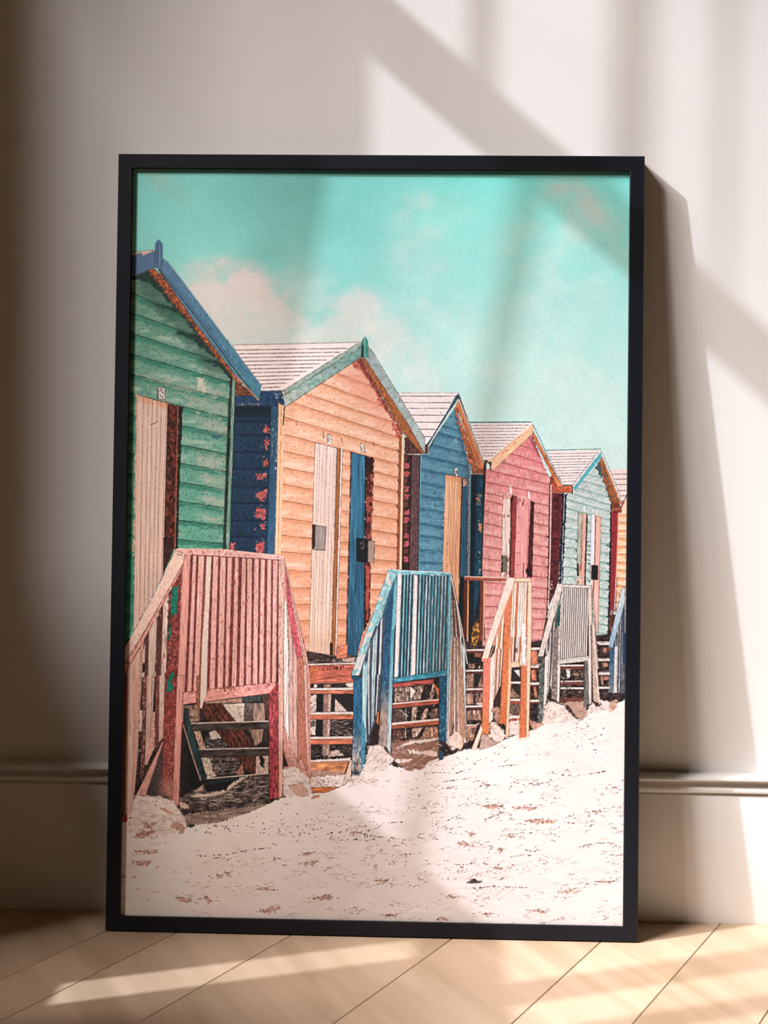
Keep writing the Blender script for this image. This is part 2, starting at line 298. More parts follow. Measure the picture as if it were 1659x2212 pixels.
    fill(tG(1085, 985, 1615, 528, 1620, 548, 1110, 992), (240, 222, 212)); line(tG(1080, 1010, 1300, 825, 1500, 660), 1.3, (190, 120, 70), broken=.3)
    fill(tG(1085, 995, 1135, 988, 1132, 1095, 1118, 1092, 1112, 1020, 1090, 1015), (74, 40, 34), rough=.8); specks(tG(1150, 980, 1300, 830, 1500, 680, 1490, 720, 1250, 920), 22, (186, 118, 66), (1, 6), ang=-.7)

def draw_blue_hut():
    # third hut
    metal_roof(tG(0, 160, 740, 160, 735, 200, 370, 775, 340, 770, 325, 690, 0, 190), [(tG(x, y)[0], tG(x2, y + 2)[0]) for x, y, x2 in
        ((22, 200, 702), (82, 278, 655), (122, 346, 612), (162, 428, 570), (212, 512, 530), (272, 597, 455), (312, 684, 410))], (58, 62, 68), 1.9)
    specks(tG(350, 300, 620, 280, 420, 640, 370, 720, 300, 600), 14, (150, 120, 112), (1, 2))
    fill(tG(870, 1140, 1060, 1120) + tK(1030, 900, 1060, 1700, 720, 1700, 760, 800), (24, 32, 40), tone=.15)
    strip(*tG(878, 1150, 960, 1150) + tK(930, 1500, 870, 1500), (22, 34, 44), tone=.15); strip(*tG(955, 1140, 1050, 1130) + tK(1015, 950, 920, 1500), (28, 64, 84), tone=.12, ts=(4, 14))
    strip(*tG(955, 1140, 985, 1140) + tK(935, 950, 920, 950), (24, 50, 68), tone=.1)
    strip(*tG(1045, 1020, 1075, 1010) + tK(1028, 930, 1018, 930), (70, 40, 42), tone=.15); line(tG(1045, 1040) + tK(1035, 300, 1018, 940), 1.8, (24, 22, 26)); line(tG(1076, 1080) + tK(1045, 300, 1028, 900), 1.3, (226, 160, 150))
    specks(tG(960, 1380, 1010, 1380, 1000, 1500, 955, 1500), 40, (216, 160, 120), (1, 4)); specks(tK(985, 260, 1025, 260, 1015, 410, 985, 400), 22, (224, 178, 140), (1, 4)); specks(tK(940, 0, 1020, 0, 1000, 920, 930, 900), 26, (110, 160, 180), (1, 2.4))
    specks(tK(990, 620, 1015, 620, 1000, 920, 985, 920), 14, (206, 190, 186), (1, 3)); fill(tK(990, 330, 1020, 310, 1020, 400, 1000, 405), (214, 140, 90), rough=1.2)
    wall = tG(285, 905, 375, 890, 385, 790, 690, 340, 720, 330, 850, 990, 860, 1659) + tK(840, 935, 640, 935, 255, 870, 268, 0)
    rows = [(tG(0, a)[0][1], tG(0, b)[0][1]) for a, b in ((480, 640), (575, 745), (745, 895), (905, 1045), (1070, 1190), (1232, 1345), (1388, 1490), (1542, 1640))]
    rows += [(tK(0, a)[0][1], tK(0, b)[0][1]) for a, b in ((285, 385), (430, 505), (600, 645), (755, 775), (900, 910))]
    boards(wall, rows, 914, 1014, ('v', 900, (78, 124, 144), 1230, (88, 136, 156)), (54, 98, 122), (26, 58, 80), (104, 150, 166), sfrac=.25, lw=1.3, tone=.06, ts=(4, 4), worn=((52, 100, 126), 1.1, 16, 4, .45), la=.6)
    line(tG(292, 905) + tK(272, 0, 258, 850), 2.4, (104, 156, 170)); line(tG(280, 905) + tK(262, 0, 252, 850), 1.2, (30, 44, 54))
    specks(tG(640, 700, 730, 720, 720, 780, 650, 760), 14, (180, 214, 214), (1, 2.5)); line(tG(425, 1470, 425, 1540), 1.3, (160, 200, 206), .8)
    fill(tG(690, 350, 720, 420, 800, 800, 850, 990, 790, 890, 740, 640, 700, 500), (40, 80, 104), alpha=.6, soft=5, rough=1)
    d = tG(582, 1145, 795, 1182) + tK(745, 900, 745, 1250, 735, 1250, 548, 890)
    fill(d, ('v', 1030, (228, 178, 140), 1320, (232, 168, 134)), tone=.04, ts=(2, 40), edge=(60, 50, 50), ew=1)
    fill(tG(590, 1150, 790, 1185, 790, 1230, 590, 1200), (206, 120, 78), alpha=.5, soft=6, rough=2, rs=(3, 12))
    for t in (.25, .42, .56, .75, .86): line([lerp(tG(582, 1150)[0], tG(790, 1182)[0], t), lerp(tK(550, 890)[0], tK(742, 890)[0], t)], 1., (150, 92, 62), .8, broken=.35, bs=(3, 24))
    for t, c, q in ((.9, (206, 150, 110), 2.2), (.94, (70, 36, 30), 1.8), (.985, (236, 205, 186), 1.6)): line([lerp(tG(582, 1150)[0], tG(795, 1182)[0], t), lerp(tK(550, 890)[0], tK(765, 890)[0], t)], q, c)
    specks(tK(575, 200, 590, 200, 610, 800, 570, 880), 12, (140, 70, 50), (1, 4)); specks(tG(555, 1390, 580, 1400) + tK(560, 880, 545, 880), 12, (232, 200, 170), (1, 3)); specks(tK(548, 0, 565, 0, 555, 880, 545, 880), 18, (34, 70, 92), (1.5, 4), ang=1.5)
    strip(*tG(795, 1182, 840, 1200) + tK(832, 935, 765, 935), (40, 92, 122), tone=.08, ts=(3, 20)); strip(*tG(795, 1184, 835, 1192, 838, 1270, 795, 1290), (196, 150, 130), worn=((90, 50, 44), .4, 2, 20)); line(tG(788, 1185) + tK(782, 0, 750, 1250), 2, (46, 32, 34))
    strip(*tG(852, 985, 888, 985) + tK(868, 935, 834, 935), (116, 110, 116), tone=.22, ts=(2, 2)); line(tG(846, 990) + tK(836, 935), 1.4, K); line(tG(884, 1000) + tK(878, 300, 868, 930), 2, (106, 168, 186)); line(tG(852, 1000) + tK(846, 0), 1.6, (60, 110, 136))
    fill(tG(686, 1068, 722, 1062, 730, 1075, 733, 1165, 712, 1165, 690, 1130), (216, 200, 196), edge=(30, 42, 48), ew=1.4); specks(tG(692, 1080, 725, 1075, 728, 1150, 700, 1150), 5, (50, 36, 36), (1, 3), (1.2, 1.8))
    fill(tG(892, 1028, 940, 1040, 1042, 1082, 1036, 1138, 900, 1132), (140, 86, 66), tone=.14, ts=(4, 4), edge=K); line(tG(900, 1136, 1036, 1138), 1.2, (214, 180, 150))
    fill(tG(690, 345, 712, 310, 745, 470, 900, 830, 960, 1060, 900, 1035, 852, 980, 800, 740, 730, 520), (166, 96, 66), tone=.16, ts=(4, 4), rough=1.6, edge=(70, 36, 30), ew=1.2)
    fill(tG(705, 300, 738, 252, 1046, 1030, 1035, 1082, 972, 1070), (208, 128, 86), tone=.05, ts=(4, 12), edge=(70, 34, 28), ew=1.2); line(tG(735, 330, 870, 690, 1000, 1060), 1.2, (110, 60, 40))
    fill(tG(735, 200, 752, 178, 1052, 1010, 1044, 1034), (44, 56, 64)); line(tG(750, 172, 870, 520, 1050, 1000), 1.6, (232, 226, 222)); line(tG(742, 240, 860, 540, 1040, 1020), 1.6, (236, 206, 188))
    fill(tG(738, 175, 752, 200, 735, 250, 620, 390, 500, 600, 375, 890, 362, 880, 365, 775, 420, 690, 620, 360, 700, 210), (52, 92, 108), tone=.12, ts=(6, 6), edge=(28, 38, 44), ew=1.4)
    line(tG(735, 245, 625, 410, 500, 600, 382, 800), 2.6, (206, 208, 206)); line(tG(690, 215, 620, 340, 560, 420), 1.8, (216, 214, 212)); line(tG(380, 790, 374, 890), 2.2, (206, 206, 200))
    # small gap of red bricks left of it
    strip(*tD(1215, 1165, 1300, 1180) + tF(1270, 740, 1205, 740), (46, 32, 34), tone=.2)
    for i in range(14): 
        y = 1180 + i * 70; fill(tD(1228, y, 1228 + 34 + 10 * ((i * 7) % 3), y + 4, 1250 + 10 * ((i * 5) % 3), y + 50, 1222, y + 46), (192, 92, 90), alpha=.85 if i % 3 else .4, rough=1.4, tone=.1)
    strip(*tD(1288, 1172, 1372, 1178) + tF(1348, 740, 1266, 740), (92, 66, 68), tone=.12, ts=(2, 3)); line(tD(1292, 1180) + tF(1270, 740), 2.4, (26, 20, 22)); line(tD(1368, 1180) + tF(1352, 740), 1.8, (34, 24, 28))
    line(tD(1340, 1180) + tF(1325, 740), 1, (58, 40, 42), .7)
    fill(tD(1232, 1022, 1290, 1008, 1405, 1155, 1395, 1168, 1234, 1168), (76, 46, 42), tone=.22, ts=(3, 3), edge=K); line(tD(1236, 1166, 1392, 1166), 1.2, (170, 110, 90))
    fill(tD(1412, 1082, 1442, 1078, 1442, 1162, 1412, 1166), (86, 50, 46), tone=.1, edge=K)

def draw_orange_hut():
    # roof
    rl = [(tA(800 + i * 17.5, 1318 + i * 24.3)[0], tA(1512 - i * 43, 1309 + i * 24.7)[0]) for i in range(11)]
    metal_roof(tA(780, 1284, 1200, 1278, 1612, 1268, 1608, 1290, 1105, 1578, 955, 1578), rl, (70, 50, 48), 1.9)
    line(tA(785, 1285, 1600, 1270), 1.6, (150, 130, 122))
    # dark blue side wall
    sw = tC(1115, 305, 1440, 305, 1402, 1645, 1066, 1640)
    fill(sw, ('v', 870, (24, 42, 54), 930, (30, 54, 78)), tone=.1, ts=(3, 3))
    for y in (455, 575, 730, 880, 1045, 1190, 1345, 1490):
        line(tC(1085, y, 1420, y + 4), 3.5, (18, 30, 52), .8, broken=.1, bs=(30, 4), soft=3); line(tC(1085, y + 28, 1420, y + 30), 4, (44, 66, 98), .35, soft=5)
    specks(sw, 26, (90, 116, 146), (1, 3)); fill(tC(1115, 310, 1440, 310, 1430, 400, 1112, 400), (18, 28, 36), alpha=.7, soft=14)
    for p in (tC(1385, 490, 1415, 500, 1420, 560, 1380, 550), tC(1385, 615, 1418, 620, 1410, 710, 1385, 690), tC(1390, 790, 1415, 785, 1400, 870, 1365, 850), tC(1310, 930, 1395, 915, 1395, 965, 1315, 972), tC(1300, 1100, 1400, 1070, 1400, 1130, 1360, 1175, 1300, 1130), tC(1310, 1235, 1385, 1240, 1385, 1330, 1300, 1310), tC(1340, 1380, 1380, 1385, 1380, 1430), tC(1310, 1560, 1385, 1530, 1385, 1600, 1340, 1640, 1290, 1590), tC(1068, 1550, 1120, 1550, 1110, 1600, 1068, 1625)):
        fill(p, (176, 82, 84), rough=2.4, rs=(4, 4), tone=.14, ts=(3, 3), worn=((206, 160, 150), 1.1, 3, 3), edge=(190, 150, 142), ew=.8, ea=.4)
    specks(tC(1330, 480, 1420, 480, 1390, 1640, 1270, 1640), 50, (196, 150, 146), (1, 3), (.7, 1.3))
    strip(*tC(1436, 312, 1512, 312, 1476, 1650, 1402, 1650), ('v', 880, (46, 80, 104), 1190, (50, 86, 118)), tone=.07, ts=(3, 14)); specks(tC(1440, 420, 1480, 420, 1470, 760, 1440, 760), 30, (170, 190, 200), (1, 4), ang=1.5)
    line(tC(1438, 320, 1404, 1650), 1.4, (18, 30, 46)); specks(tC(1480, 560, 1510, 560, 1500, 900, 1480, 900), 30, (206, 190, 180), (1.5, 4), ang=1.5)
    fill(tC(1118, 222, 1270, 222, 1342, 262, 1342, 182, 1560, 182, 1552, 315, 1118, 318), (36, 66, 100), tone=.1, ts=(4, 4), edge=(18, 26, 38)); specks(tC(1130, 285, 1330, 285, 1330, 308, 1130, 308), 24, (214, 160, 140), (1.5, 4)); specks(tC(1440, 190, 1540, 190, 1540, 260, 1440, 260), 16, (200, 210, 216), (1, 4), ang=.6)
    fill(tC(1122, 85, 1275, 200, 1275, 224, 1124, 222), (104, 60, 46), tone=.16, ts=(8, 3), edge=K)
    # wall
    wall = tD(150, 740, 838, 295, 1200, 1010, 1182, 1659) + tF(1158, 720, 1000, 1000, 900, 1480, 370, 1500, 55, 900, 60, 560) + tD(78, 1659, 92, 700)
    Dy = lambda y: tD(0, y)[0][1]
    rows = [(Dy(a), Dy(b)) for a, b in ((263, 643), (400, 785), (558, 898), (672, 1018), (830, 1142), (985, 1258), (1135, 1378), (1285, 1502), (1435, 1628), (1585, 1760), (1740, 1890), (1895, 2014), (2043, 2136), (2208, 2260), (2366, 2392), (2516, 2524), (2666, 2656), (2812, 2790), (2955, 2915))]
    boards(wall, rows, 613.8, 864.5, ('v', 950, (226, 174, 144), 1400, (222, 152, 120)), (208, 142, 104), (104, 60, 42), (236, 198, 176), sfrac=.24, lw=1.3, tone=.03, ts=(4, 4), la=.8, worn=((214, 140, 96), 1.5, 10, 4, .4))
    fill(tD(640, 430, 838, 300, 900, 420, 1200, 1015, 1195, 1030, 1040, 990, 900, 760), (222, 134, 118), alpha=.35, soft=30)
    fill(tD(745, 350, 838, 300, 1040, 690, 1205, 985, 1205, 1030, 1140, 1010, 1120, 880, 1090, 810, 985, 700, 970, 600, 900, 500, 830, 430), (196, 98, 84), alpha=.85, rough=2, rs=(5, 5), worn=((110, 46, 40), .5, 4, 4), tone=.1)
    fill(tD(800, 330, 838, 300, 1210, 980, 1200, 1010, 1120, 850, 900, 500), (104, 46, 38), alpha=.75, rough=2.4, rs=(4, 4), tone=.15)
    # left corner trims
    strip(*tD(92, 725, 150, 725) + tF(120, 570, 60, 570), (234, 186, 150), tone=.03); line(tD(100, 725) + tF(72, 570), 1.1, (226, 206, 190)); line(tD(122, 730) + tF(100, 300, 92, 570), 1.3, (160, 104, 70), .8, broken=.3); line(tD(150, 740, 138, 900), 2.2, (50, 34, 32))
    line(tD(94, 725) + tF(64, 570), 1.2, (60, 44, 44))
    for x, y, h in ((255, 875, 30), (498, 965, 60), (662, 1025, 30), (950, 1065, 30)): line(tD(x, y, x + 6, y + h), 2, (110, 60, 40), broken=.2)
    specks(tD(160, 700, 830, 420, 1150, 1000, 1150, 1640, 140, 1640), 120, (160, 92, 56), (.8, 2.2), (.7, 1.2))
    # white door, jambs, blue door
    d = [tD(425, 1062)[0], tD(622, 1112)[0], tF(572, 1492)[0], tF(370, 1494)[0]]
    fill(d, ('v', 960, (228, 205, 196), 1400, (226, 196, 176)), tone=.03, ts=(2, 60), edge=(70, 44, 40), ew=1.3)
    fill(tF(372, 1300, 575, 1300, 572, 1492, 370, 1494), (206, 160, 130), alpha=.4, soft=30)
    grooves(*d, (.13, .22, .36, .5, .56, .72, .86, .93), (150, 112, 104), 1, .7)
    strip(*tD(622, 1112, 656, 1120) + tF(606, 1545, 572, 1490), (158, 98, 58), tone=.06, ts=(2, 20), edge=K, ew=1.5); specks(tD(630, 1130, 650, 1130) + tF(596, 1480, 580, 1480), 12, K, (1.5, 2.5), (1.4, 2))
    strip(*tD(656, 1118, 674, 1124) + tF(618, 1545, 604, 1545), (232, 210, 196), edge=K, ew=1); line(tF(572, 1380, 574, 1500, 606, 1540), 6, (30, 24, 22))
    fill(tD(752, 1150, 878, 1186) + tF(866, 1000, 862, 1250, 800, 1490, 714, 1478), ('v', 980, (52, 106, 134), 1410, (40, 84, 112)), tone=.1, ts=(2, 60), edge=(24, 26, 30), ew=1.6, worn=((84, 142, 164), .9, 2, 50, .6))
    for x in (760, 785, 805, 830): line(tF(x, 660, x - 22, 1470), 1.2, (22, 58, 82), .8)
    line(tD(746, 1150) + tF(738, 200, 716, 1000, 708, 1480), 2., (60, 30, 28), broken=.2)
    fill(tD(878, 1188, 955, 1200) + tF(945, 100, 915, 900, 925, 1130, 905, 1180, 872, 1260, 880, 600), (72, 32, 28), rough=1.2, tone=.2, ts=(4, 8), worn=((166, 84, 72), .35, 7, 12, .8)); line(tD(880, 1190) + tF(872, 1260), 3, (26, 18, 20)); fill(tD(880, 1200, 950, 1210, 945, 1330, 880, 1340), (30, 16, 18), alpha=.7, rough=2)
    specks(tF(875, 60, 890, 60, 885, 680, 872, 680), 16, (226, 190, 180), (1, 3)); fill(tF(885, 680, 925, 690, 912, 1150, 890, 1170), (166, 74, 64), rough=1.5, tone=.1); line(tF(925, 700, 908, 1170), 2.5, (54, 24, 22), broken=.3)
    for p in ((400, 305, 436, 306, 432, 530, 398, 524),): fill(tF(*p), (40, 30, 28), rough=.8)
    fill(tF(428, 312, 524, 328, 516, 538, 410, 532, 425, 500), (152, 138, 132), tone=.06, ts=(2, 20), edge=(28, 22, 22), ew=1.8); line(tF(428, 320, 426, 520), 1.6, (120, 70, 50), broken=.2)
    fill(tF(795, 428, 882, 436, 905, 455, 902, 645, 890, 652, 800, 644), (20, 22, 24), tone=.2); specks(tF(820, 455, 880, 450, 860, 540, 830, 520), 16, (120, 130, 130), (1, 3)); fill(tF(903, 450, 962, 462, 958, 654, 898, 646), (164, 138, 128), tone=.06, edge=(24, 20, 20), ew=1.7)
    for p, q in ((tD(534, 988, 572, 992, 574, 1078, 540, 1074), 0), (tD(834, 1070, 866, 1074, 872, 1156, 838, 1148), 1)):
        fill(p, (232, 222, 218), edge=(50, 34, 32), ew=1.3)
    # the worn door numbers
    for ox, oy in ((534, 988), (834, 1072)):
        line(tD(ox + 14, oy + 12, ox + 12, oy + 30), 1.1, (70, 60, 60), .8); line(tD(ox + 22, oy + 16, ox + 28, oy + 26), 1.1, (110, 100, 100), .8); line(tD(ox + 5, oy + 36, ox + 10, oy + 40), 1.5, K); line(tD(ox + 24, oy + 40, ox + 32, oy + 44), 1.5, K); line(tD(ox + 12, oy + 50, ox + 15, oy + 60), 1.6, K); line(tD(ox + 24, oy + 66, ox + 26, oy + 72), 1.4, (70, 60, 64))
    # right corner trim
    strip(*tD(1184, 1008, 1206, 1008) + tF(1182, 720, 1160, 715), (150, 84, 56), tone=.08, edge=(60, 30, 26), ew=1.1); strip(*tD(1204, 1012, 1228, 1012) + tF(1206, 720, 1182, 720), (236, 198, 164), tone=.02, edge=(90, 56, 46), ew=1.)
    for y in (1130, 1265, 1400, 1510): line(tD(1168, y, 1180, y + 22), 2.4, (80, 40, 30), broken=.1)
    for y in (140, 270, 400, 520, 650): line(tF(1160, y - 4, 1168, y + 22), 2.4, (80, 40, 30), broken=.1)
    # barge boards and finial
    fill(tD(870, 305, 895, 205, 945, 262, 1412, 1042, 1412, 1166, 1390, 1130), ('v', 750, (150, 164, 162), 980, (170, 184, 182)), tone=.05, ts=(5, 5), edge=(60, 62, 60), ew=1.2)
    line(tD(898, 200, 945, 258, 1415, 1040), 1.6, (214, 214, 208)); line(tD(905, 204, 950, 260, 1418, 1036), 1., (40, 44, 46))
    fill(tD(832, 292, 872, 305, 1250, 880, 1410, 1166, 1385, 1162, 1200, 960), (156, 94, 54), tone=.12, ts=(3, 3), edge=(64, 34, 24), ew=1.2)
    fill(tD(1400, 1060, 1414, 1048, 1414, 1160, 1400, 1120), (150, 166, 162))
    fill(tD(128, 640, 155, 632, 848, 195, 850, 286, 152, 742, 148, 690), ('h', 620, (164, 178, 170), 780, (112, 150, 142)), tone=.07, ts=(8, 5), worn=((86, 140, 132), .9, 12, 8, .5), edge=(52, 58, 54), ew=1.2)
    fill(tD(124, 600, 795, 178, 845, 168, 848, 190, 804, 212, 145, 634), (150, 166, 156), tone=.07, ts=(6, 4), edge=(48, 54, 50), ew=1.3); fill(tD(122, 602, 150, 596, 158, 628, 142, 638), (206, 190, 180), edge=K, ew=1.2)
    fill(tD(848, 145, 874, 110, 898, 150, 902, 290, 872, 302, 838, 288), (58, 142, 128), tone=.07, edge=(28, 50, 46), ew=1.2); fill(tD(846, 160, 866, 200, 862, 300, 836, 288), (24, 56, 52)); line(tD(872, 112, 868, 210, 872, 300), 1.2, (150, 200, 186))
    line(tD(838, 296, 500, 515, 152, 742), 1.4, (90, 60, 44), .7)

def draw_green_hut():
    wall = tS(246, 590) + tA(235, 800, 330, 830) + tA(560, 1160, 790, 1490) + tC(1068, 40, 1012, 1640) + tE(590, 110, 100, 1010) + tS(246, 1420)
    rows = [(560, 655), (629, 717), (673, 747), (717, 785), (762, 822), (806, 860), (848, 901), (893, 939), (937, 980), (980, 1018), (1022, 1058), (1066, 1097), (1111, 1136), (1154, 1175), (1198, 1214), (1242, 1250), (1285, 1290), (1329, 1330), (1373, 1370)]
    boards(wall, rows, 283, 490, ('v', 600, (96, 136, 120), 1200, (94, 156, 136)), (50, 116, 98), (26, 44, 42), (150, 176, 160), sfrac=.3, lw=1.8, tone=.05, ts=(3, 3), worn=((44, 104, 88), 1.4, 5, 3, .5), lb=.35)
    # paler, sun-bleached areas
    for p in (tC(780, 400, 1040, 460, 1035, 590, 800, 500), tC(760, 720, 1030, 770, 1020, 900, 780, 860), tC(830, 930, 1015, 970, 1010, 1070, 860, 1030), tC(840, 1130, 1010, 1160, 1005, 1225, 860, 1200), tC(890, 1300, 1000, 1320, 1000, 1390, 900, 1380), tC(640, 200, 1040, 300, 1040, 400, 700, 320), tC(250, 30, 1040, 180, 1045, 240, 500, 150)):
        fill(p, (176, 168, 154), alpha=.48, soft=14, rough=7, rs=(10, 4), tone=.05)
    specks(wall, 260, (28, 66, 56), (1, 3.2), (.6, 1.2)); specks(wall, 120, (168, 186, 168), (1, 3), (.6, 1.1))
    fill(tC(778, 62, 838, 70, 852, 190, 776, 182), (186, 186, 168), rough=2, soft=3); fill(tC(900, 565, 1010, 580, 960, 615, 905, 600), (58, 96, 104), alpha=.8)
    # left strip of wall beside the door is deeper green
    fill(tS(246, 846) + tC(232, 210, 212, 1659) + tE(205, 840, 100, 1010) + tS(246, 1420), (40, 116, 92), alpha=.35, soft=3)
    fill(tE(112, 100, 212, 110, 205, 840, 110, 1000), (24, 110, 88), alpha=.35, soft=8)
    # eave shadow
    fill(tA(130, 850, 240, 800, 330, 850, 560, 1160, 790, 1480, 770, 1510, 700, 1430, 585, 1378, 690, 1385, 560, 1280, 425, 1198, 550, 1212, 440, 1080, 270, 1020, 400, 1040, 270, 900), (24, 40, 38), alpha=.9, rough=2, rs=(8, 5), soft=2)
    fill(tA(130, 850, 300, 860, 560, 1180, 780, 1500, 640, 1480, 480, 1280, 300, 1080, 200, 960), (30, 58, 50), alpha=.45, soft=22, rough=5, rs=(20, 10))
    # door and jambs
    d = [tC(238, 214)[0], tC(512, 292)[0], tE(472, 340)[0], tE(205, 860)[0]]
    fill(d, ('v', 850, (208, 182, 168), 1300, (206, 176, 160)), tone=.03, ts=(2, 50), edge=(60, 36, 32), ew=1.3)
    fill(tC(238, 214, 512, 292, 512, 340, 238, 260), (206, 130, 92), alpha=.6, soft=10, rough=3, rs=(3, 14))
    fill(tC(228, 220, 250, 222, 232, 1659, 212, 1659), (206, 150, 120), alpha=.5, rough=1.5)
    grooves(*d, (.2, .36, .5, .655, .79, .95), (110, 72, 62), 1.1, .8)
    line(tC(358, 478, 395, 470, 420, 448), 1.3, (54, 40, 38)); line(tC(215, 220, 240, 216, 235, 520, 238, 600, 225, 800, 225, 930, 215, 1100, 222, 1200, 212, 1400, 205, 1659), 2., (206, 160, 138), rough=1.2)
    fill(tC(510, 290, 612, 316, 582, 1600, 480, 1600) , (66, 32, 26), tone=.22, ts=(5, 8), worn=((132, 62, 50), .75, 4, 7, .75)); fill(tE(475, 0, 585, 0, 560, 130, 470, 340), (52, 30, 26), tone=.25)
    fill(tC(612, 314, 645, 328, 625, 850, 612, 1200, 606, 1600, 582, 1600), (30, 22, 22), rough=1, tone=.2); line(tC(603, 320, 576, 1600), 1.7, (176, 100, 66), .9)
    line(tC(514, 296, 482, 1600), 1.6, (24, 16, 16))
    # corner post
    strip(*tC(1072, 40, 1122, 44, 1068, 1620, 1012, 1620), (98, 140, 124), tone=.16, ts=(2, 30), worn=((150, 172, 158), .4, 2, 30)); strip(*tC(1070, 44, 1092, 44, 1034, 1620, 1012, 1620), (38, 42, 40), tone=.3, ts=(2, 14), rough=.6); line(tC(1122, 44, 1068, 1620), 1.4, (22, 30, 32)); line(tC(1060, 250, 1010, 1620), 2.5, (28, 40, 38), .7)
    # number plate 45
    fill(tC(420, 145, 486, 150, 487, 256, 424, 246), (206, 192, 186), edge=(36, 30, 30), ew=1.6); line(tC(420, 150, 424, 245), 2.6, (40, 36, 36), broken=.3)
    q = T(320, 820, 27.65)
    line(q(770, 500, 745, 640, 660, 720), 1.3, K); line(q(750, 840, 760, 920, 790, 1000), 1.4, (70, 50, 50)); line(q(860, 520, 850, 640), 1.4, K); line(q(850, 710, 930, 790), 1.5, K); line(q(850, 940, 900, 1040), 1.5, K); line(q(930, 800, 920, 930), 1., (140, 130, 120))
    # barge boards
    fill(tA(236, 800, 275, 788, 322, 830, 545, 1130, 800, 1475, 840, 1535, 800, 1520, 740, 1440, 560, 1215, 515, 1140, 425, 1050, 300, 880), (156, 84, 52), tone=.2, ts=(4, 4), rough=2.2, rs=(3, 3), worn=((92, 44, 30), .5, 3, 3), edge=(56, 28, 22), ew=1.1)
    fill(tA(300, 790, 325, 725, 345, 738, 380, 770, 965, 1545, 952, 1642, 925, 1622, 800, 1480, 540, 1140), ('v', 560, (84, 118, 148), 860, (72, 126, 146)), tone=.05, ts=(6, 6), edge=(40, 52, 62), ew=1.5)
    line(tA(310, 800, 560, 1120, 800, 1450, 945, 1640), 2., (40, 44, 52)); line(tA(320, 790, 560, 1095, 800, 1420), 2.4, (58, 88, 116), .8); line(tA(800, 1480, 950, 1642), 2.2, (196, 150, 124))
    line(tA(385, 772, 965, 1545), 1.4, (150, 170, 180), .8); specks(tA(560, 1000, 960, 1540, 900, 1560, 600, 1150), 30, (40, 66, 84), (1, 2.5)); line(tA(345, 740, 360, 745, 400, 800), 1.6, (110, 140, 160))
    fill(tA(20, 750, 195, 690, 205, 712, 290, 678, 285, 785, 20, 890), (82, 108, 140), tone=.04, edge=(46, 56, 66), ew=1.2); fill(tA(20, 700, 270, 672, 275, 678, 205, 712, 195, 688, 20, 752), (206, 180, 168), tone=.05, edge=(70, 50, 46), ew=1)
    fill(tA(284, 630, 305, 605, 330, 635, 330, 760, 322, 802, 278, 778), (74, 104, 138), tone=.04, edge=(40, 50, 60), ew=1.3); line(tA(312, 640, 312, 790), 2, (120, 146, 170), .8); line(tA(300, 640, 300, 780), 1.6, (50, 72, 100), .8)
SAND = (222, 205, 196)
def crumple(pts, base, dark, n, l=(3, 9), ang=0, jit=.5, rough=2, lite=None, edge=None):
    """a heap of sand: soft outline, folds as thin broken strokes and paler ridges"""
    if sum(base) > 560: base = tuple(.45 * b + .55 * q for b, q in zip(base, (240, 226, 218)))
    fill(pts, base, rough=rough, rs=(9, 7), soft=4, tone=.03, ts=(9, 6))
    mid = tuple(.55 * b + .45 * d for b, d in zip(base, dark))
    specks(pts, int(n * .5), mid, (l[0] * 1.3, l[1] * 1.3), (1.2, 2.6), ang, .6, jit)
    specks(pts, int(n * .45), dark, l, (.6, 1.2), ang, .8, jit)
    specks(pts, int(n * .5), lite or tuple(min(255, b + 18) for b in base), l, (1, 2.4), ang, .8, jit)
    if edge: line(list(pts) + [pts[0]], .9, edge, .5, broken=.5)
def draw_sand():
    top = [(255, 1640), (330, 1560), (640, 1560), (760, 1540), (960, 1540), (1120, 1500), (1380, 1480)]
    # shaded space below the huts
    fill([(246, 1420), (620, 1400), (760, 1425), (1380, 1370), (1380, 1530), (1100, 1600), (960, 1640), (760, 1690), (560, 1760), (246, 1780)], (52, 40, 38), tone=.3, ts=(7, 5), soft=3)
    specks([(300, 1440), (1350, 1385), (1350, 1500), (960, 1630), (640, 1720), (300, 1750)], 420, (120, 96, 88), (2, 8), (.8, 2.2), 0, .7)
    specks([(300, 1440), (1350, 1385), (1350, 1500), (960, 1630), (640, 1720), (300, 1750)], 160, (206, 186, 176), (2, 7), (.8, 2.), 0, .8)
    # the beach
    fill([(246, 1725)] + tI(140, 1270, 230, 1080, 420, 1090, 560, 1130, 640, 1250, 690, 1350) + tI(900, 1340, 1250, 1230, 1450, 1140, 1560, 1100) + [(665, 1700), (700, 1712), (745, 1702), (790, 1660), (815, 1640), (855, 1660), (905, 1668), (960, 1645), (1010, 1622), (1040, 1625), (1100, 1600), (1160, 1580), (1200, 1550), (1260, 1560), (1280, 1530), (1310, 1540), (1330, 1530), (1390, 1500), (1390, 2030), (246, 2030)],
         ('h', 260, (240, 224, 214), 1000, (248, 237, 234)), tone=.008, ts=(40, 14), rough=1.5, soft=1.5)  # sand ramp carries the sunlight on the sheet's right side
    w = win(255, 1600, 1390, 2030)
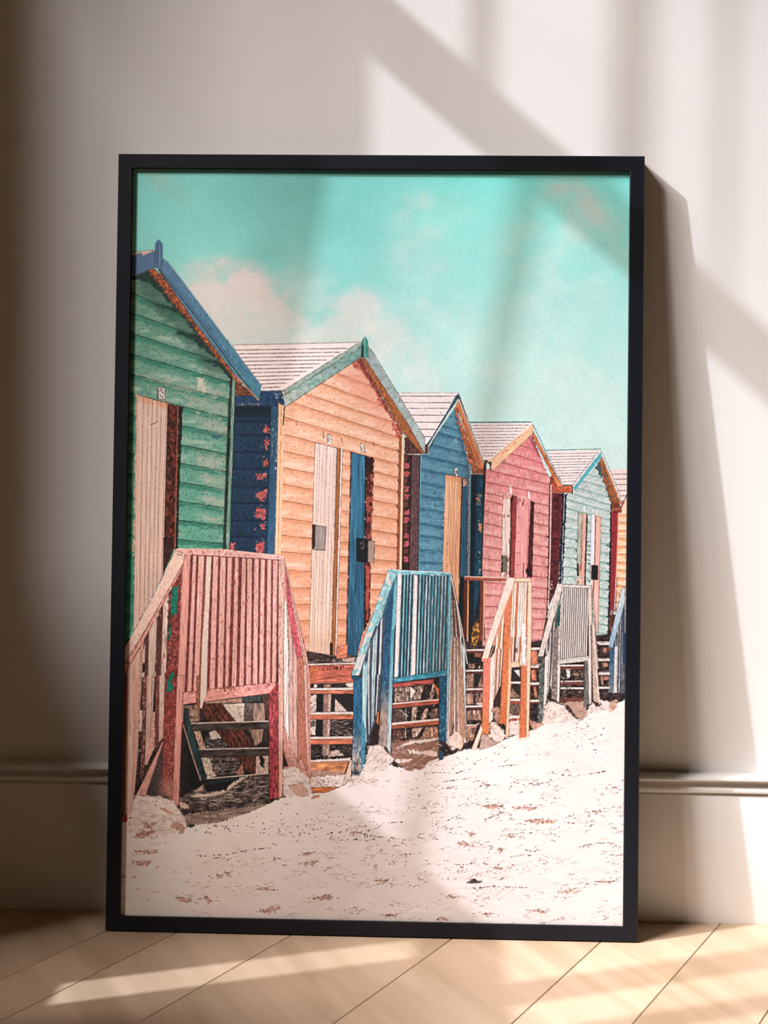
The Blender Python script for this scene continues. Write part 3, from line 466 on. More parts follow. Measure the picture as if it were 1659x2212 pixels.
def sand_marks():
    # footprints, ripples and bits: strokes that grow towards the near edge
    def band(n, col, y0, y1, x0, x1, l, wd, al, tilt=-.06):
        for _ in range(n):
            y = rng.uniform(y0, y1); x = rng.uniform(x0, x1)
            lim = 1760 - (x - 400) * .22 if x < 1000 else 1625 - (x - 1000) * .30
            if y < lim + 8: continue
            if noise(46, 16, 21, 2)[min(int(y) - AY0, AH - 1), min(int(x) - AX0, AW - 1)] < .15: continue
            s = .5 + (y - 1550) / 460.; L = rng.uniform(*l) * s; t = tilt + rng.normal() * .3
            pts = [(x - L / 2, y - L / 2 * np.sin(t)), (x + rng.normal() * L * .1, y - abs(rng.normal()) * L * .08), (x + L / 2, y + L / 2 * np.sin(t))]
            line(pts, rng.uniform(*wd), col, al * rng.uniform(.35, 1), rough=.5)
    band(2300, (150, 120, 110), 1540, 2010, 700, 1370, (3, 11), (.6, 1.1), .85)
    band(1100, (84, 66, 60), 1540, 1930, 760, 1370, (3, 10), (.6, 1.15), .85)
    band(1100, (158, 120, 106), 1740, 2010, 262, 800, (3, 11), (.6, 1.2), .65)
    band(300, (196, 158, 142), 1700, 2010, 262, 1370, (6, 18), (1.4, 3.2), .4)
    band(200, (250, 240, 238), 1600, 2010, 700, 1370, (6, 20), (1.5, 4), .6)
    # long ripple lines
    for p in (tQ(500, 330, 690, 322, 840, 290, 980, 280), tQ(1480, 238, 1540, 228, 1600, 208, 1659, 212), tR(590, 400, 640, 385, 690, 382), tR(640, 350, 720, 338, 780, 332), tR(500, 305, 600, 300, 700, 305, 780, 285),
              tR(580, 580, 640, 565, 690, 540), tR(150, 655, 260, 635, 380, 648, 470, 660), tR(360, 740, 450, 735, 520, 725), tR(700, 790, 760, 788, 800, 780), tR(800, 915, 900, 905, 1000, 910, 1100, 915), tR(1070, 715, 1120, 720, 1165, 714),
              tR(860, 550, 920, 530, 960, 512), tR(1280, 570, 1380, 575, 1440, 560), tR(1360, 700, 1450, 680, 1540, 680), tR(1000, 750, 1060, 740, 1120, 745), tR(930, 270, 1010, 265, 1060, 250), tR(1220, 310, 1340, 325, 1500, 300), tR(280, 580, 340, 565, 420, 562), tR(610, 655, 560, 650, 500, 640)):
        line(p, 1.5, (98, 74, 66), .85, broken=.45, bs=(6, 3), rough=.8)
    # darker hollows and footprints
    for p in (tQ(80, 365, 210, 358, 175, 385, 140, 398), tQ(100, 295, 245, 290, 220, 308, 120, 310), tQ(355, 600, 400, 590, 470, 610, 450, 632, 400, 625), tQ(515, 600, 560, 590, 600, 625, 570, 635, 555, 610), tQ(625, 455, 660, 452, 660, 475, 630, 480), tQ(680, 440, 720, 440, 700, 460), tQ(1150, 330, 1180, 318, 1260, 312, 1215, 328), tQ(1175, 380, 1265, 370, 1235, 398),
              tQ(865, 550, 930, 535, 1015, 552, 930, 556), tQ(1230, 610, 1320, 580, 1380, 600, 1310, 615), tQ(880, 690, 1000, 655, 1030, 670, 960, 705), tQ(10, 450, 45, 460, 30, 472), tQ(90, 210, 150, 180, 240, 165, 200, 195, 130, 218), tQ(610, 345, 655, 338, 640, 352), tQ(1490, 182, 1560, 180, 1555, 192, 1500, 194), tQ(600, 135, 625, 136, 622, 143, 602, 142),
              tR(840, 480, 900, 472, 945, 482, 900, 500), tR(1080, 560, 1120, 552, 1240, 558, 1225, 572, 1130, 575), tR(970, 640, 1015, 640, 1000, 650), tR(920, 705, 960, 705, 940, 728), tR(710, 680, 745, 665, 780, 690, 820, 695, 740, 690), tR(900, 805, 955, 810, 940, 820, 905, 815), tR(640, 955, 710, 960, 690, 972), tR(1100, 1035, 1150, 1030, 1190, 1055, 1140, 1045), tR(840, 1050, 900, 1048, 870, 1058), tR(1450, 885, 1550, 880, 1500, 895),
              tR(1000, 485, 1130, 490, 1110, 500, 1010, 498), tR(1430, 510, 1470, 512, 1450, 520), tR(770, 625, 810, 625, 785, 640), tR(1250, 935, 1330, 925, 1370, 935, 1300, 945), tR(1100, 362, 1150, 365, 1120, 372), tR(0, 945, 50, 950, 20, 968), tR(280, 870, 350, 865, 320, 885), tR(1500, 385, 1570, 382, 1540, 392), tR(310, 1055, 400, 1050, 350, 1062), tR(600, 1080, 630, 1065, 665, 1085), tR(150, 615, 205, 612, 190, 622), tR(860, 370, 900, 370, 880, 378)):
        fill(p, (190, 140, 122), alpha=.66, rough=1.6, rs=(5, 3), soft=1.5, tone=.18, ts=(4, 3)); line(p[:3], 1.2, (110, 78, 68), .75, broken=.4, rough=.8)
        cx = sum(q[0] for q in p) / len(p); cy = sum(q[1] for q in p) / len(p)
        specks([(cx - 24, cy - 7), (cx + 24, cy - 7), (cx + 30, cy + 6), (cx - 28, cy + 6)], 9, (112, 80, 70), (2, 6), (.7, 1.3), -.3)
    fill(tR(765, 885, 800, 865, 850, 882, 820, 890), (110, 96, 88), rough=1.6); specks(tR(765, 885, 800, 862, 855, 882, 820, 892), 22, K, (3, 8), (1, 1.6), .5)
    line(tQ(985, 360, 1000, 345, 1035, 352), 1.3, (70, 58, 54)); line(tQ(990, 335, 995, 360), 1.1, (70, 58, 54))
    for x, y in ((1037, 62), (1138, 62), (1345, 84), (970, 215), (1018, 186), (1140, 238), (1210, 190), (725, 392), (240, 400)): fill([(tQ(x, y)[0][0] + 2.4 * np.cos(k), tQ(x, y)[0][1] + 1.5 * np.sin(k * 1.3)) for k in range(6)], (120, 72, 60), rough=.5)
    specks(tQ(440, 150, 1659, 60, 1659, 250, 700, 180, 450, 200), 170, (96, 74, 66), (1.2, 4), (.8, 1.4), -.1)

def picket_run(a, b, c, d, n, cols, wd=.8, edge=K, ea=.7):
    """n upright slats between left edge a-d and right edge b-c (a,b top; d,c foot)"""
    for i in range(n):
        t0, t1 = i / n, (i + 1) / n; k = cols[i % len(cols)]
        strip(lerp(a, b, t0), lerp(a, b, t1), lerp(d, c, t1), lerp(d, c, t0), k, tone=.07, ts=(2, 18))
        line([lerp(a, b, t0), lerp(d, c, t0)], wd, edge, ea, broken=.15, bs=(3, 20))

def draw_end_rail():
    fill(tL(1285, 1370, 1410, 900, 1410, 1960, 1290, 1900), (60, 90, 116), tone=.1)
    picket_run(*tL(1300, 1330, 1395, 900, 1380, 1950, 1280, 1950), 7, [(206, 200, 200), (70, 80, 96)], 1)
    strip(*tL(1385, 920, 1412, 890, 1412, 1600, 1380, 1600), (40, 72, 104)); strip(*tL(1375, 1600, 1412, 1600, 1412, 1950, 1362, 1950), (90, 90, 98), tone=.2)
    fill(tL(1232, 1440, 1290, 1400, 1280, 1960, 1215, 1940), ('v', 1410, (44, 90, 128), 1500, (110, 120, 124)), tone=.1)
    strip(*tL(1290, 1400, 1322, 1380, 1310, 1950, 1280, 1950), (214, 206, 204))
    fill(tL(1375, 690, 1412, 682, 1412, 860, 1270, 1412, 1212, 1398), ('v', 1280, (206, 216, 218), 1400, (140, 176, 196)), tone=.05, edge=K, ew=1.3); fill(tL(1212, 1398, 1270, 1412, 1260, 1450, 1215, 1430), (110, 86, 78), edge=K)

def draw_mint_rail():
    # steps between the mint rail and the last rail
    for y, x0, x1 in ((1330, 1080, 1225), (1530, 1090, 1228), (1695, 1100, 1228)):
        strip(*tL(x0, y, x1, y, x1, y + 32, x0, y + 32), (232, 214, 208), edge=K, ew=1.1)
    for y in (180, 325, 450, 575): strip(*tM(1405, y, 1505, y, 1505, y + 22, 1405, y + 22), (230, 212, 206), edge=K, ew=1.1)
    for p in (tM(1450, 220, 1480, 230, 1470, 275, 1440, 270), tM(1440, 360, 1490, 358, 1490, 400, 1445, 400), tM(1420, 480, 1440, 480, 1450, 560, 1430, 560), tM(1450, 480, 1500, 490, 1490, 520, 1450, 515)): fill(p, (176, 130, 112), rough=1, edge=K, ew=1)
    # under the panel
    for y in (375, 520, 580): strip(*tM(1060, y, 1270, y, 1270, y + 20, 1060, y + 18), (230, 214, 208), edge=K, ew=1)
    for y, h in ((398, 24), (535, 24), (675, 30)): strip(*tM(1060, y, 1275, y - 6, 1275, y + h, 1060, y + h), (112, 58, 50), tone=.12, edge=K, ew=1)
    fill(tM(1110, 415, 1150, 415, 1145, 490, 1120, 500), (232, 224, 220)); fill(tM(1085, 420, 1105, 420, 1105, 500, 1085, 500), (30, 50, 50)); fill(tM(1180, 450, 1225, 450, 1225, 475, 1180, 475), (190, 150, 130))
    specks(tM(1060, 420, 1265, 420, 1265, 720, 1060, 720), 80, (200, 180, 168), (2, 7)); specks(tM(1060, 420, 1265, 420, 1265, 720, 1060, 720), 60, (26, 22, 22), (2, 7), (1, 2))
    crumple(tM(1060, 720, 1280, 700, 1290, 760, 1300, 830, 1240, 890, 1195, 850, 1130, 750), (190, 156, 140), (70, 50, 46), 30, ang=.3)
    # left part: pickets below the sloping rail
    picket_run(*tL(470, 1330, 640, 880, 600, 1900, 440, 1900), 8, [(222, 212, 206), (84, 82, 80)], 1)
    picket_run(*tM(905, 330, 1010, 150, 975, 560, 920, 720), 6, [(226, 216, 210), (84, 80, 78), (222, 210, 202)], 1)
    fill(tL(600, 930, 640, 870, 635, 1300, 580, 1300), (48, 84, 82), tone=.15); fill(tL(590, 1300, 635, 1200, 625, 1659, 570, 1659) , (126, 116, 110), tone=.2, ts=(2, 3))
    strip(*tM(1005, 60, 1050, 20, 1030, 700, 975, 680), (132, 118, 112), tone=.18, ts=(2, 3), edge=K, ew=1.1); strip(*tM(1040, 30, 1072, 20, 1050, 720, 1026, 700), (226, 216, 210), edge=K, ew=1.1)
    fill(tM(872, 335, 930, 300, 900, 905, 850, 905), (86, 94, 90), tone=.25, ts=(4, 5), edge=K, worn=((150, 150, 140), 1, 4, 6)); strip(*tM(920, 310, 960, 270, 935, 690, 905, 800), (226, 216, 210), edge=K, ew=1)
    fill(tM(945, 640, 975, 590, 975, 690, 950, 700), (34, 32, 32))
    # panel
    strip(*tL(650, 660, 1012, 680, 990, 1560, 628, 1560), (60, 58, 58))
    n = 13
    for i in range(n):
        t0 = (i + .12) / n; t1 = (i + .74) / n; a, b = tL(662, 675)[0], tL(985, 685)[0]; c, e = tL(640, 1540)[0], tL(960, 1535)[0]
        strip(lerp(a, b, t0), lerp(a, b, t1), lerp(c, e, t1), lerp(c, e, t0), (228, 217, 210), tone=.04, ts=(2, 20)); line([lerp(a, b, t1), lerp(c, e, t1)], 1., (120, 100, 90), .8, broken=.2)
    strip(*tL(630, 1540, 985, 1500, 978, 1568, 628, 1600), (206, 200, 192), tone=.06, edge=K, ew=1.1)
    fill(tL(655, 650, 672, 690, 650, 1100, 630, 1620, 610, 1620, 640, 900), (216, 206, 198), edge=K, ew=1)
    strip(*tL(968, 680, 1015, 665, 1020, 1659, 985, 1659), (222, 204, 196), tone=.04, edge=K, ew=1.2)
    strip(*tL(1015, 690, 1030, 760, 1100, 1659, 1060, 1659), (214, 190, 178), edge=K, ew=1.1); strip(*tM(1330, 0, 1370, 0, 1410, 730, 1355, 700), (196, 170, 156), tone=.08, edge=K, ew=1.2); line(tM(1355, 20, 1412, 730), 2.4, (232, 220, 214)); line(tM(1340, 20, 1345, 700), 1.6, (90, 70, 64))
    strip(*tM(1275, 345, 1318, 335, 1325, 720, 1272, 770), (108, 108, 106), tone=.16, ts=(2, 4), edge=K, ew=1.1); strip(*tM(1305, 330, 1340, 300, 1340, 720, 1318, 740), (222, 210, 204), edge=K, ew=1.1)
    # rails
    fill(tL(598, 630, 672, 645, 1012, 660, 1010, 692, 660, 676, 590, 650), (222, 208, 200), tone=.04, edge=(70, 60, 56), ew=1.1)
    fill(tL(600, 630, 660, 640, 660, 700, 432, 1512, 368, 1505), (220, 206, 198), tone=.05, ts=(5, 10), edge=(60, 54, 52), ew=1.3); line(tL(655, 740, 600, 960, 440, 1480), 1.6, (90, 84, 80)); fill(tL(366, 1505, 432, 1512, 420, 1555, 372, 1540), (84, 78, 74), edge=K)
    crumple(tM(905, 800, 945, 700, 1010, 710, 1100, 750, 1195, 850, 1190, 885, 900, 905), (226, 206, 196), (104, 76, 68), 34, ang=.4, edge=(120, 90, 80)); crumple(tM(780, 870, 850, 890, 905, 910, 840, 945, 820, 965), (206, 160, 140), (90, 50, 44), 12)
    crumple(tM(1310, 780, 1350, 720, 1420, 770, 1400, 810, 1310, 820), (230, 212, 206), (110, 84, 76), 14); crumple(tM(1490, 720, 1560, 700, 1560, 770, 1500, 810), (206, 168, 150), (96, 66, 58), 14); crumple(tM(1410, 690, 1500, 700, 1500, 790, 1420, 780), (232, 214, 208), (100, 80, 74), 14)

def draw_peach_rail():
    # steps right of the peach rail
    for y in (1400, 1590): strip(*tL(285, y, 390, y, 390, y + 26, 285, y + 26), (236, 216, 208), edge=K, ew=1.1)
    for y in (220, 385, 535, 690): strip(*tM(785, y, 868, y - 2, 866, y + 22, 785, y + 24), (236, 218, 210), edge=K, ew=1.1)
    for p in (tM(790, 250, 850, 250, 860, 370, 800, 375), tM(790, 420, 830, 420, 850, 520, 800, 520), tM(815, 575, 840, 575, 855, 670, 830, 670)): fill(p, (196, 124, 94), rough=1, tone=.1, edge=K, ew=1.2)
    for y in (402, 557, 712): strip(*tM(785, y, 866, y, 866, y + 16, 785, y + 16), (104, 52, 46))
    # steps left of it, with sandy rubble seen between
    for x, y, w_, h in ((430, 660, 130, 250), (600, 1000, 120, 200), (430, 1010, 120, 200), (470, 480, 100, 90), (430, 1310, 270, 190), (560, 660, 150, 240), (600, 1330, 80, 120)):
        fill(tP(x, y, x + w_, y, x + w_ + 8, y + h, x - 6, y + h), (150, 116, 102), tone=.2, ts=(4, 12), rough=1.5, edge=(40, 30, 28), ew=1.2)
    fill(tP(560, 660, 700, 660, 650, 890, 560, 900), (34, 32, 32), rough=1); fill(tP(420, 270, 720, 270, 740, 470, 440, 470), (24, 30, 30)); fill(tP(570, 270, 700, 280, 690, 360, 570, 360), (140, 86, 66), edge=K); fill(tP(600, 1190, 720, 1190, 720, 1220, 620, 1215), (226, 206, 196)); fill(tP(650, 520, 665, 520, 668, 560, 648, 560), (236, 224, 218))
    for y, x0, x1 in ((215, 400, 745), (585, 415, 745), (920, 415, 730), (1230, 415, 720)):
        strip(*tP(x0, y, x1, y - 4, x1, y + 34, x0, y + 38), (236, 216, 210), edge=K, ew=1.2); strip(*tP(x0 + 10, y + 40, x1, y + 36, x1, y + 72, x0 + 15, y + 72), (92, 50, 44), tone=.2)
    strip(*tP(430, 1570, 600, 1570, 660, 1540, 650, 1570, 600, 1600, 430, 1600), (232, 212, 206), edge=K, ew=1.2)
    fill(tP(430, 1600, 620, 1600, 560, 1840, 430, 1900), (166, 124, 104), tone=.16, rough=1); fill(tP(530, 1620, 610, 1640, 560, 1740, 530, 1760), (90, 72, 66), rough=1)
    # dark box behind with orange lattice post
    strip(*tK(805, 985, 850, 985, 865, 1659, 795, 1659), (86, 44, 36), tone=.1, edge=K, ew=1.2); line(tK(858, 985, 850, 1700), 3, (226, 164, 118)); strip(*tK(1000, 985, 1040, 985, 1035, 1700, 985, 1700), (110, 56, 44), tone=.1, edge=K, ew=1.2); line(tK(1048, 990, 1040, 1700), 2.2, (228, 170, 130))
    crumple(tK(920, 1520, 960, 1440, 985, 1500, 985, 1700, 905, 1700), (120, 74, 40), (236, 184, 130), 30, (2, 7), 1.3, edge=K)
    fill(tM(265, 60, 320, 0, 325, 150, 300, 200, 262, 200), (206, 138, 70), rough=1.5, tone=.15, worn=((50, 34, 26), .4, 4, 6))
    # front post under the sloping rail, orange-pink
    fill(tM(365, 325, 440, 310, 415, 1010, 355, 985), ('v', 1430, (226, 130, 118), 1600, (214, 122, 74)), tone=.04, edge=(110, 56, 44), ew=1.3)
    strip(*tM(430, 320, 475, 240, 450, 870, 415, 900), (236, 216, 206), edge=(150, 110, 92), ew=1)
    picket_run(*tM(470, 230, 555, 0, 520, 560, 455, 700), 6, [(238, 218, 206), (176, 112, 72), (240, 222, 212)], 1, (110, 66, 50))
    picket_run(*tK(1200, 1640, 1385, 1060, 1350, 1800, 1180, 1800), 6, [(238, 220, 206), (206, 134, 92)], 1, (110, 66, 50))
    fill(tK(1300, 1300, 1385, 1080, 1375, 1500, 1350, 1659, 1285, 1659), (214, 122, 88), tone=.05, ts=(2, 3)); 
    strip(*tM(555, 0, 610, 0, 570, 905, 512, 905), (212, 120, 78), tone=.07, ts=(2, 3), edge=(96, 50, 36), ew=1.3); fill(tM(525, 780, 575, 780, 568, 908, 512, 905), (186, 96, 44), alpha=.6, soft=20)
    strip(*tM(605, 0, 640, 0, 592, 1035, 565, 1035), (238, 190, 156), tone=.03, edge=(130, 84, 64), ew=1.1)
    # panel
    fill(tK(1385, 1000, 1615, 985, 1600, 1659) + tM(770, 400, 690, 390, 612, 360) + tK(1350, 1659), (206, 140, 104), tone=.05)
    picket_run(*tM(635, 0, 780, 0, 755, 395, 620, 350), 9, [(238, 216, 200), (116, 74, 60), (240, 222, 212), (240, 224, 214), (206, 128, 88)], 1, (110, 66, 52))
    picket_run(*tK(1390, 1010, 1615, 1000, 1600, 1659, 1360, 1659), 9, [(238, 216, 200), (240, 222, 208), (206, 118, 84), (236, 222, 220), (238, 226, 222)], 1, (120, 76, 60))
    line(tM(660, 240, 660, 250), 8, (60, 44, 44), .6)
    fill(tM(615, 350, 690, 345, 690, 395, 610, 400), (240, 196, 164), edge=(130, 84, 64), ew=1)
    fill(tM(705, 0, 750, 0, 745, 330, 735, 410, 720, 370, 712, 400), (240, 228, 224), edge=(120, 100, 96), ew=1)
    for y in (525, 680): strip(*tM(612, y, 702, y, 702, y + 22, 610, y + 22), (236, 218, 210), edge=K, ew=1.1)
    fill(tM(620, 400, 700, 400, 700, 520, 615, 520), (44, 40, 40)); fill(tM(640, 425, 690, 420, 695, 490), (232, 214, 208)); fill(tM(615, 560, 700, 570, 700, 670, 612, 670), (46, 42, 40)); fill(tM(620, 580, 700, 670, 612, 670), (140, 110, 96), tone=.2)
    strip(*tM(610, 702, 700, 702, 700, 725, 606, 725), (150, 78, 62), tone=.1); fill(tM(605, 730, 700, 728, 698, 825, 602, 825), (100, 80, 74), tone=.2); crumple(tM(600, 825, 698, 825, 698, 1010, 590, 1010), (234, 216, 208), (96, 70, 62), 26, (2, 6)); strip(*tM(600, 862, 698, 858, 698, 878, 600, 880), (150, 70, 62), rough=1)
    strip(*tM(705, 385, 762, 380, 752, 1025, 694, 1034), (212, 118, 80), tone=.07, ts=(2, 3), edge=(96, 50, 36), ew=1.3); fill(tM(700, 800, 755, 800, 752, 1025, 694, 1034), (206, 120, 70), alpha=.5, soft=20)
    strip(*tK(1578, 985, 1618, 985) + tM(800, 0, 760, 0), (240, 210, 186), tone=.03, edge=(130, 84, 64), ew=1.1)
    strip(*tM(760, 0, 800, 0, 775, 1020, 752, 1025), (240, 204, 176), tone=.03, edge=(130, 84, 64), ew=1.1)
    # rails
    fill(tK(808, 930, 1325, 950, 1320, 982, 808, 978), (160, 84, 66), tone=.08, edge=K, ew=1.2); line(tK(815, 932, 1325, 948), 2.4, (226, 190, 176))
    fill(tK(1325, 945, 1420, 950, 1615, 958, 1612, 1000, 1400, 992), (240, 206, 182), tone=.03, edge=(120, 80, 64), ew=1.2)
    fill(tK(1325, 945, 1425, 950, 1385, 1080, 1290, 1340, 1130, 1800) + tM(408, 325, 350, 318) + tK(1100, 1659), (238, 214, 200), tone=.03, ts=(5, 9), edge=(130, 90, 72), ew=1.3)
    line(tK(1388, 1080, 1300, 1320, 1200, 1659) + tM(412, 340), 1.8, (226, 160, 120)); line(tM(350, 320, 405, 322), 2, (206, 120, 96)); fill(tM(352, 322, 408, 326, 400, 352, 350, 345), (226, 140, 124), edge=(120, 60, 50))
    # heaps of sand at the feet
    crumple(tM(430, 890, 480, 900, 560, 990, 560, 1030, 490, 1090, 420, 1010), (226, 200, 188), (120, 84, 74), 30, ang=.6); fill(tM(350, 985, 400, 1010, 470, 1070, 520, 1070, 440, 1110, 330, 1140), (190, 160, 148), rough=1, tone=.06, edge=(110, 80, 72)); fill(tM(260, 1130, 350, 900, 360, 960, 330, 1060, 300, 1140), (238, 208, 192), edge=(120, 84, 74))
    crumple(tM(450, 770, 515, 740, 510, 900, 470, 880), (176, 136, 118), (90, 60, 52), 12); fill(tM(470, 700, 520, 570, 515, 760, 470, 730), (60, 40, 36), rough=1)

def draw_blue_rail():
    # gap left of it: sill, big beam and open steps of the orange hut
    fill(tJ(285, 170, 705, 160, 700, 225, 285, 235), (60, 44, 40), tone=.3, ts=(6, 4)); specks(tJ(290, 190, 700, 180, 700, 225, 290, 230), 40, (196, 170, 158), (2, 6))
    fill(tJ(580, 185, 700, 175, 700, 220, 600, 222), (190, 160, 148), rough=2, edge=K)
    fill(tJ(535, 80, 640, 60, 630, 180, 535, 190), (206, 124, 94), tone=.1, ts=(8, 3), edge=K)
    fill(tJ(298, 245, 700, 240, 690, 400, 480, 412, 340, 415, 330, 450, 292, 440), (200, 110, 90), tone=.1, ts=(22, 3), worn=((150, 70, 56), .8, 24, 3), edge=K, ew=1.4)
    for i in range(9): line(tJ(380 + i * 6, 285 + i * 13, 520, 278 + i * 14, 690, 282 + i * 13), 1.1, (110, 50, 42), .7, broken=.4, bs=(12, 3))
    specks(tJ(330, 250, 680, 250, 670, 285, 360, 290), 26, (60, 24, 22), (2, 7), (1, 2.4), 1.2); fill(tJ(300, 250, 370, 250, 345, 430, 300, 440), (186, 100, 60), alpha=.7, tone=.1)
    strip(*tJ(285, 232, 706, 222, 704, 238, 285, 246), (226, 206, 200), edge=K, ew=1)
    fill(tJ(285, 410, 695, 405, 690, 1100, 300, 1100), (40, 34, 34), tone=.3, ts=(6, 5))
    fill(tJ(285, 515, 360, 515, 350, 870, 290, 870), (206, 190, 180), tone=.08, rough=1); specks(tJ(290, 560, 350, 560, 345, 660, 290, 660), 16, (50, 44, 42), (3, 8)); fill(tJ(290, 740, 350, 740, 350, 790, 300, 800), (90, 80, 76), rough=2)
    fill(tJ(490, 530, 700, 500, 690, 880, 470, 880), (36, 34, 34)); fill(tJ(525, 545, 640, 665, 520, 665), (206, 184, 172), tone=.06, edge=K); specks(tJ(480, 740, 690, 740, 690, 880, 470, 880), 60, (140, 120, 110), (3, 10), (1, 2.6)); fill(tJ(612, 410, 690, 400, 690, 450, 640, 445), (226, 206, 196), edge=K)
    strip(*tJ(420, 420, 490, 415, 465, 1060, 410, 1060), (150, 116, 104), tone=.14, ts=(2, 5), edge=K, ew=1.2); strip(*tJ(465, 500, 490, 500, 470, 1060, 448, 1060), (196, 166, 152), tone=.1); fill(tJ(360, 480, 420, 500, 400, 1060, 345, 1060), (24, 26, 28))
    fill(tJ(470, 1020, 560, 1010, 600, 1060, 470, 1070), (206, 180, 166), rough=1.5); specks(tJ(300, 960, 690, 960, 680, 1090, 300, 1090), 50, (130, 104, 94), (2, 8), (1, 2.4))
    fill(tJ(335, 415, 365, 420, 360, 450, 330, 450), (226, 210, 204), edge=K)
    for y, h, x1 in ((450, 54, 695), (668, 66, 690), (888, 70, 690)):
        strip(*tJ(285, y, x1, y - 4, x1, y + 22, 288, y + 24), (228, 208, 200), tone=.04, edge=K, ew=1.3); strip(*tJ(292, y + 24, x1, y + 22, x1 - 4, y + h, 296, y + h), (196, 112, 84), tone=.1, ts=(16, 3), edge=K, ew=1.2)
    strip(*tJ(300, 1100, 668, 1080, 655, 1112, 300, 1124), (228, 208, 202), tone=.04, rough=.8); fill(tJ(302, 1118, 650, 1108, 610, 1225, 305, 1250), (206, 136, 92), tone=.12, ts=(20, 4), worn=((150, 90, 66), .8, 16, 3), edge=K); fill(tJ(305, 1195, 600, 1200, 560, 1240, 470, 1250, 310, 1245), (172, 136, 122), rough=2, tone=.1)
    fill(tJ(308, 1250, 640, 1230, 580, 1345, 312, 1345), (230, 210, 202), rough=1); specks(tJ(320, 1270, 580, 1265, 560, 1340, 320, 1340), 30, (150, 104, 88), (2, 8))
    fill(tJ(315, 1348, 570, 1342, 440, 1392, 316, 1396), (204, 122, 70), tone=.1, ts=(14, 3), edge=K)
    fill(tJ(580, 1335, 600, 1290, 660, 1100, 690, 1090, 670, 1250, 620, 1320), (222, 190, 174), tone=.06, edge=K, ew=1.1)
    # steps and clutter under the blue panel
    fill(tJ(1030, 380, 1465, 360, 1465, 930, 1030, 960), (46, 38, 36), tone=.3, ts=(6, 5))
    for p, c in ((tJ(1060, 450, 1200, 440, 1190, 570, 1060, 590), (150, 124, 110)), (tJ(1270, 440, 1330, 430, 1290, 560, 1220, 575), (150, 124, 112)), (tJ(1400, 420, 1440, 430, 1400, 560, 1370, 560), (170, 140, 126)), (tJ(1045, 650, 1100, 640, 1165, 700, 1150, 770, 1045, 770), (92, 72, 66)), (tJ(1220, 620, 1270, 615, 1250, 760, 1200, 765), (166, 138, 124)), (tJ(1330, 640, 1370, 620, 1345, 740, 1290, 750), (160, 130, 118)), (tJ(1390, 640, 1450, 640, 1450, 720, 1380, 730), (120, 96, 86)), (tJ(1045, 830, 1150, 830, 1170, 910, 1040, 920), (96, 66, 58)), (tJ(1220, 820, 1310, 810, 1260, 900, 1215, 905), (196, 164, 148)), (tJ(1340, 810, 1455, 800, 1450, 900, 1290, 910), (176, 132, 112))):
        fill(p, c, tone=.2, ts=(3, 8), rough=1, edge=(34, 26, 26), ew=1.2)
    fill(tJ(1200, 440, 1250, 480, 1215, 560, 1200, 570), (226, 210, 204)); line(tJ(1160, 640, 1165, 760), 2, (206, 190, 180)); line(tJ(1110, 650, 1168, 705), 1.6, (206, 186, 176)); line(tJ(1160, 820, 1160, 900), 1.8, (206, 186, 176)); fill(tJ(1170, 690, 1215, 680, 1210, 760, 1172, 760), (24, 22, 24)); specks(tJ(1050, 440, 1450, 440, 1450, 900, 1050, 900), 120, (30, 24, 24), (2, 8), (1, 2)); specks(tJ(1050, 440, 1450, 440, 1450, 900, 1050, 900), 60, (214, 194, 184), (1.5, 5), (.8, 1.6))
    strip(*tJ(1048, 412, 1412, 375, 1408, 420, 1048, 450), (166, 80, 72), tone=.1, ts=(18, 3), edge=K, ew=1.3); fill(tJ(1400, 400, 1465, 470, 1455, 560, 1420, 450), (190, 110, 80), edge=K)
    strip(*tJ(1045, 598, 1455, 560, 1455, 600, 1045, 640), (166, 84, 66), tone=.1, ts=(18, 3), edge=K, ew=1.2); line(tJ(1045, 596, 1455, 560), 2.6, (230, 210, 204))
    strip(*tJ(1035, 775, 1460, 735, 1460, 785, 1035, 825), (156, 86, 64), tone=.1, ts=(18, 3), edge=K, ew=1.2); line(tJ(1035, 778, 1460, 738), 4.2, (232, 212, 204))
    crumple(tJ(1030, 930, 1200, 920, 1460, 890, 1460, 1080, 1380, 1110, 1300, 1190, 1180, 1200, 1080, 1130, 1030, 1060), (148, 108, 92), (70, 46, 42), 60, (5, 16), -.15, .3, lite=(220, 196, 184))
    fill(tJ(1060, 1000, 1200, 930, 1460, 905, 1440, 925, 1200, 965), (232, 214, 206), rough=1.4, edge=(90, 66, 60)); fill(tJ(1250, 1030, 1400, 1010, 1450, 1040, 1440, 1080, 1330, 1060), (228, 200, 186), rough=1.5, edge=(90, 60, 54)); fill(tJ(1060, 1100, 1240, 1090, 1200, 1110, 1090, 1135), (230, 210, 202), rough=1.4); fill(tJ(1180, 1010, 1300, 1030, 1290, 1050, 1200, 1040), (232, 212, 204), rough=1.2)
    # slats under the sloping rail
    fill(tJ(800, 130, 960, 0, 1000, 0, 930, 640, 830, 960, 790, 940, 770, 380), (60, 70, 86), tone=.1)
    picket_run(*tJ(770, 300, 960, -60, 912, 640, 800, 960), 9, [(176, 196, 200), (48, 60, 84), (206, 206, 206), (70, 86, 104), (186, 204, 208)], 1)
    fill(tF(840, 1659, 1130, 830, 1060, 1100, 1040, 1659, 980, 1659), (44, 64, 92), tone=.1); picket_run(*tF(860, 1560, 1060, 1030, 1038, 1659, 852, 1659), 9, [(176, 196, 200), (48, 60, 84), (206, 206, 206), (70, 86, 104), (186, 204, 208)], 1)
    fill(tJ(915, 650, 905, 780, 915, 960, 850, 960, 835, 920), (44, 32, 30), rough=1); fill(tJ(905, 680, 920, 660, 915, 790, 895, 760), (190, 110, 60))
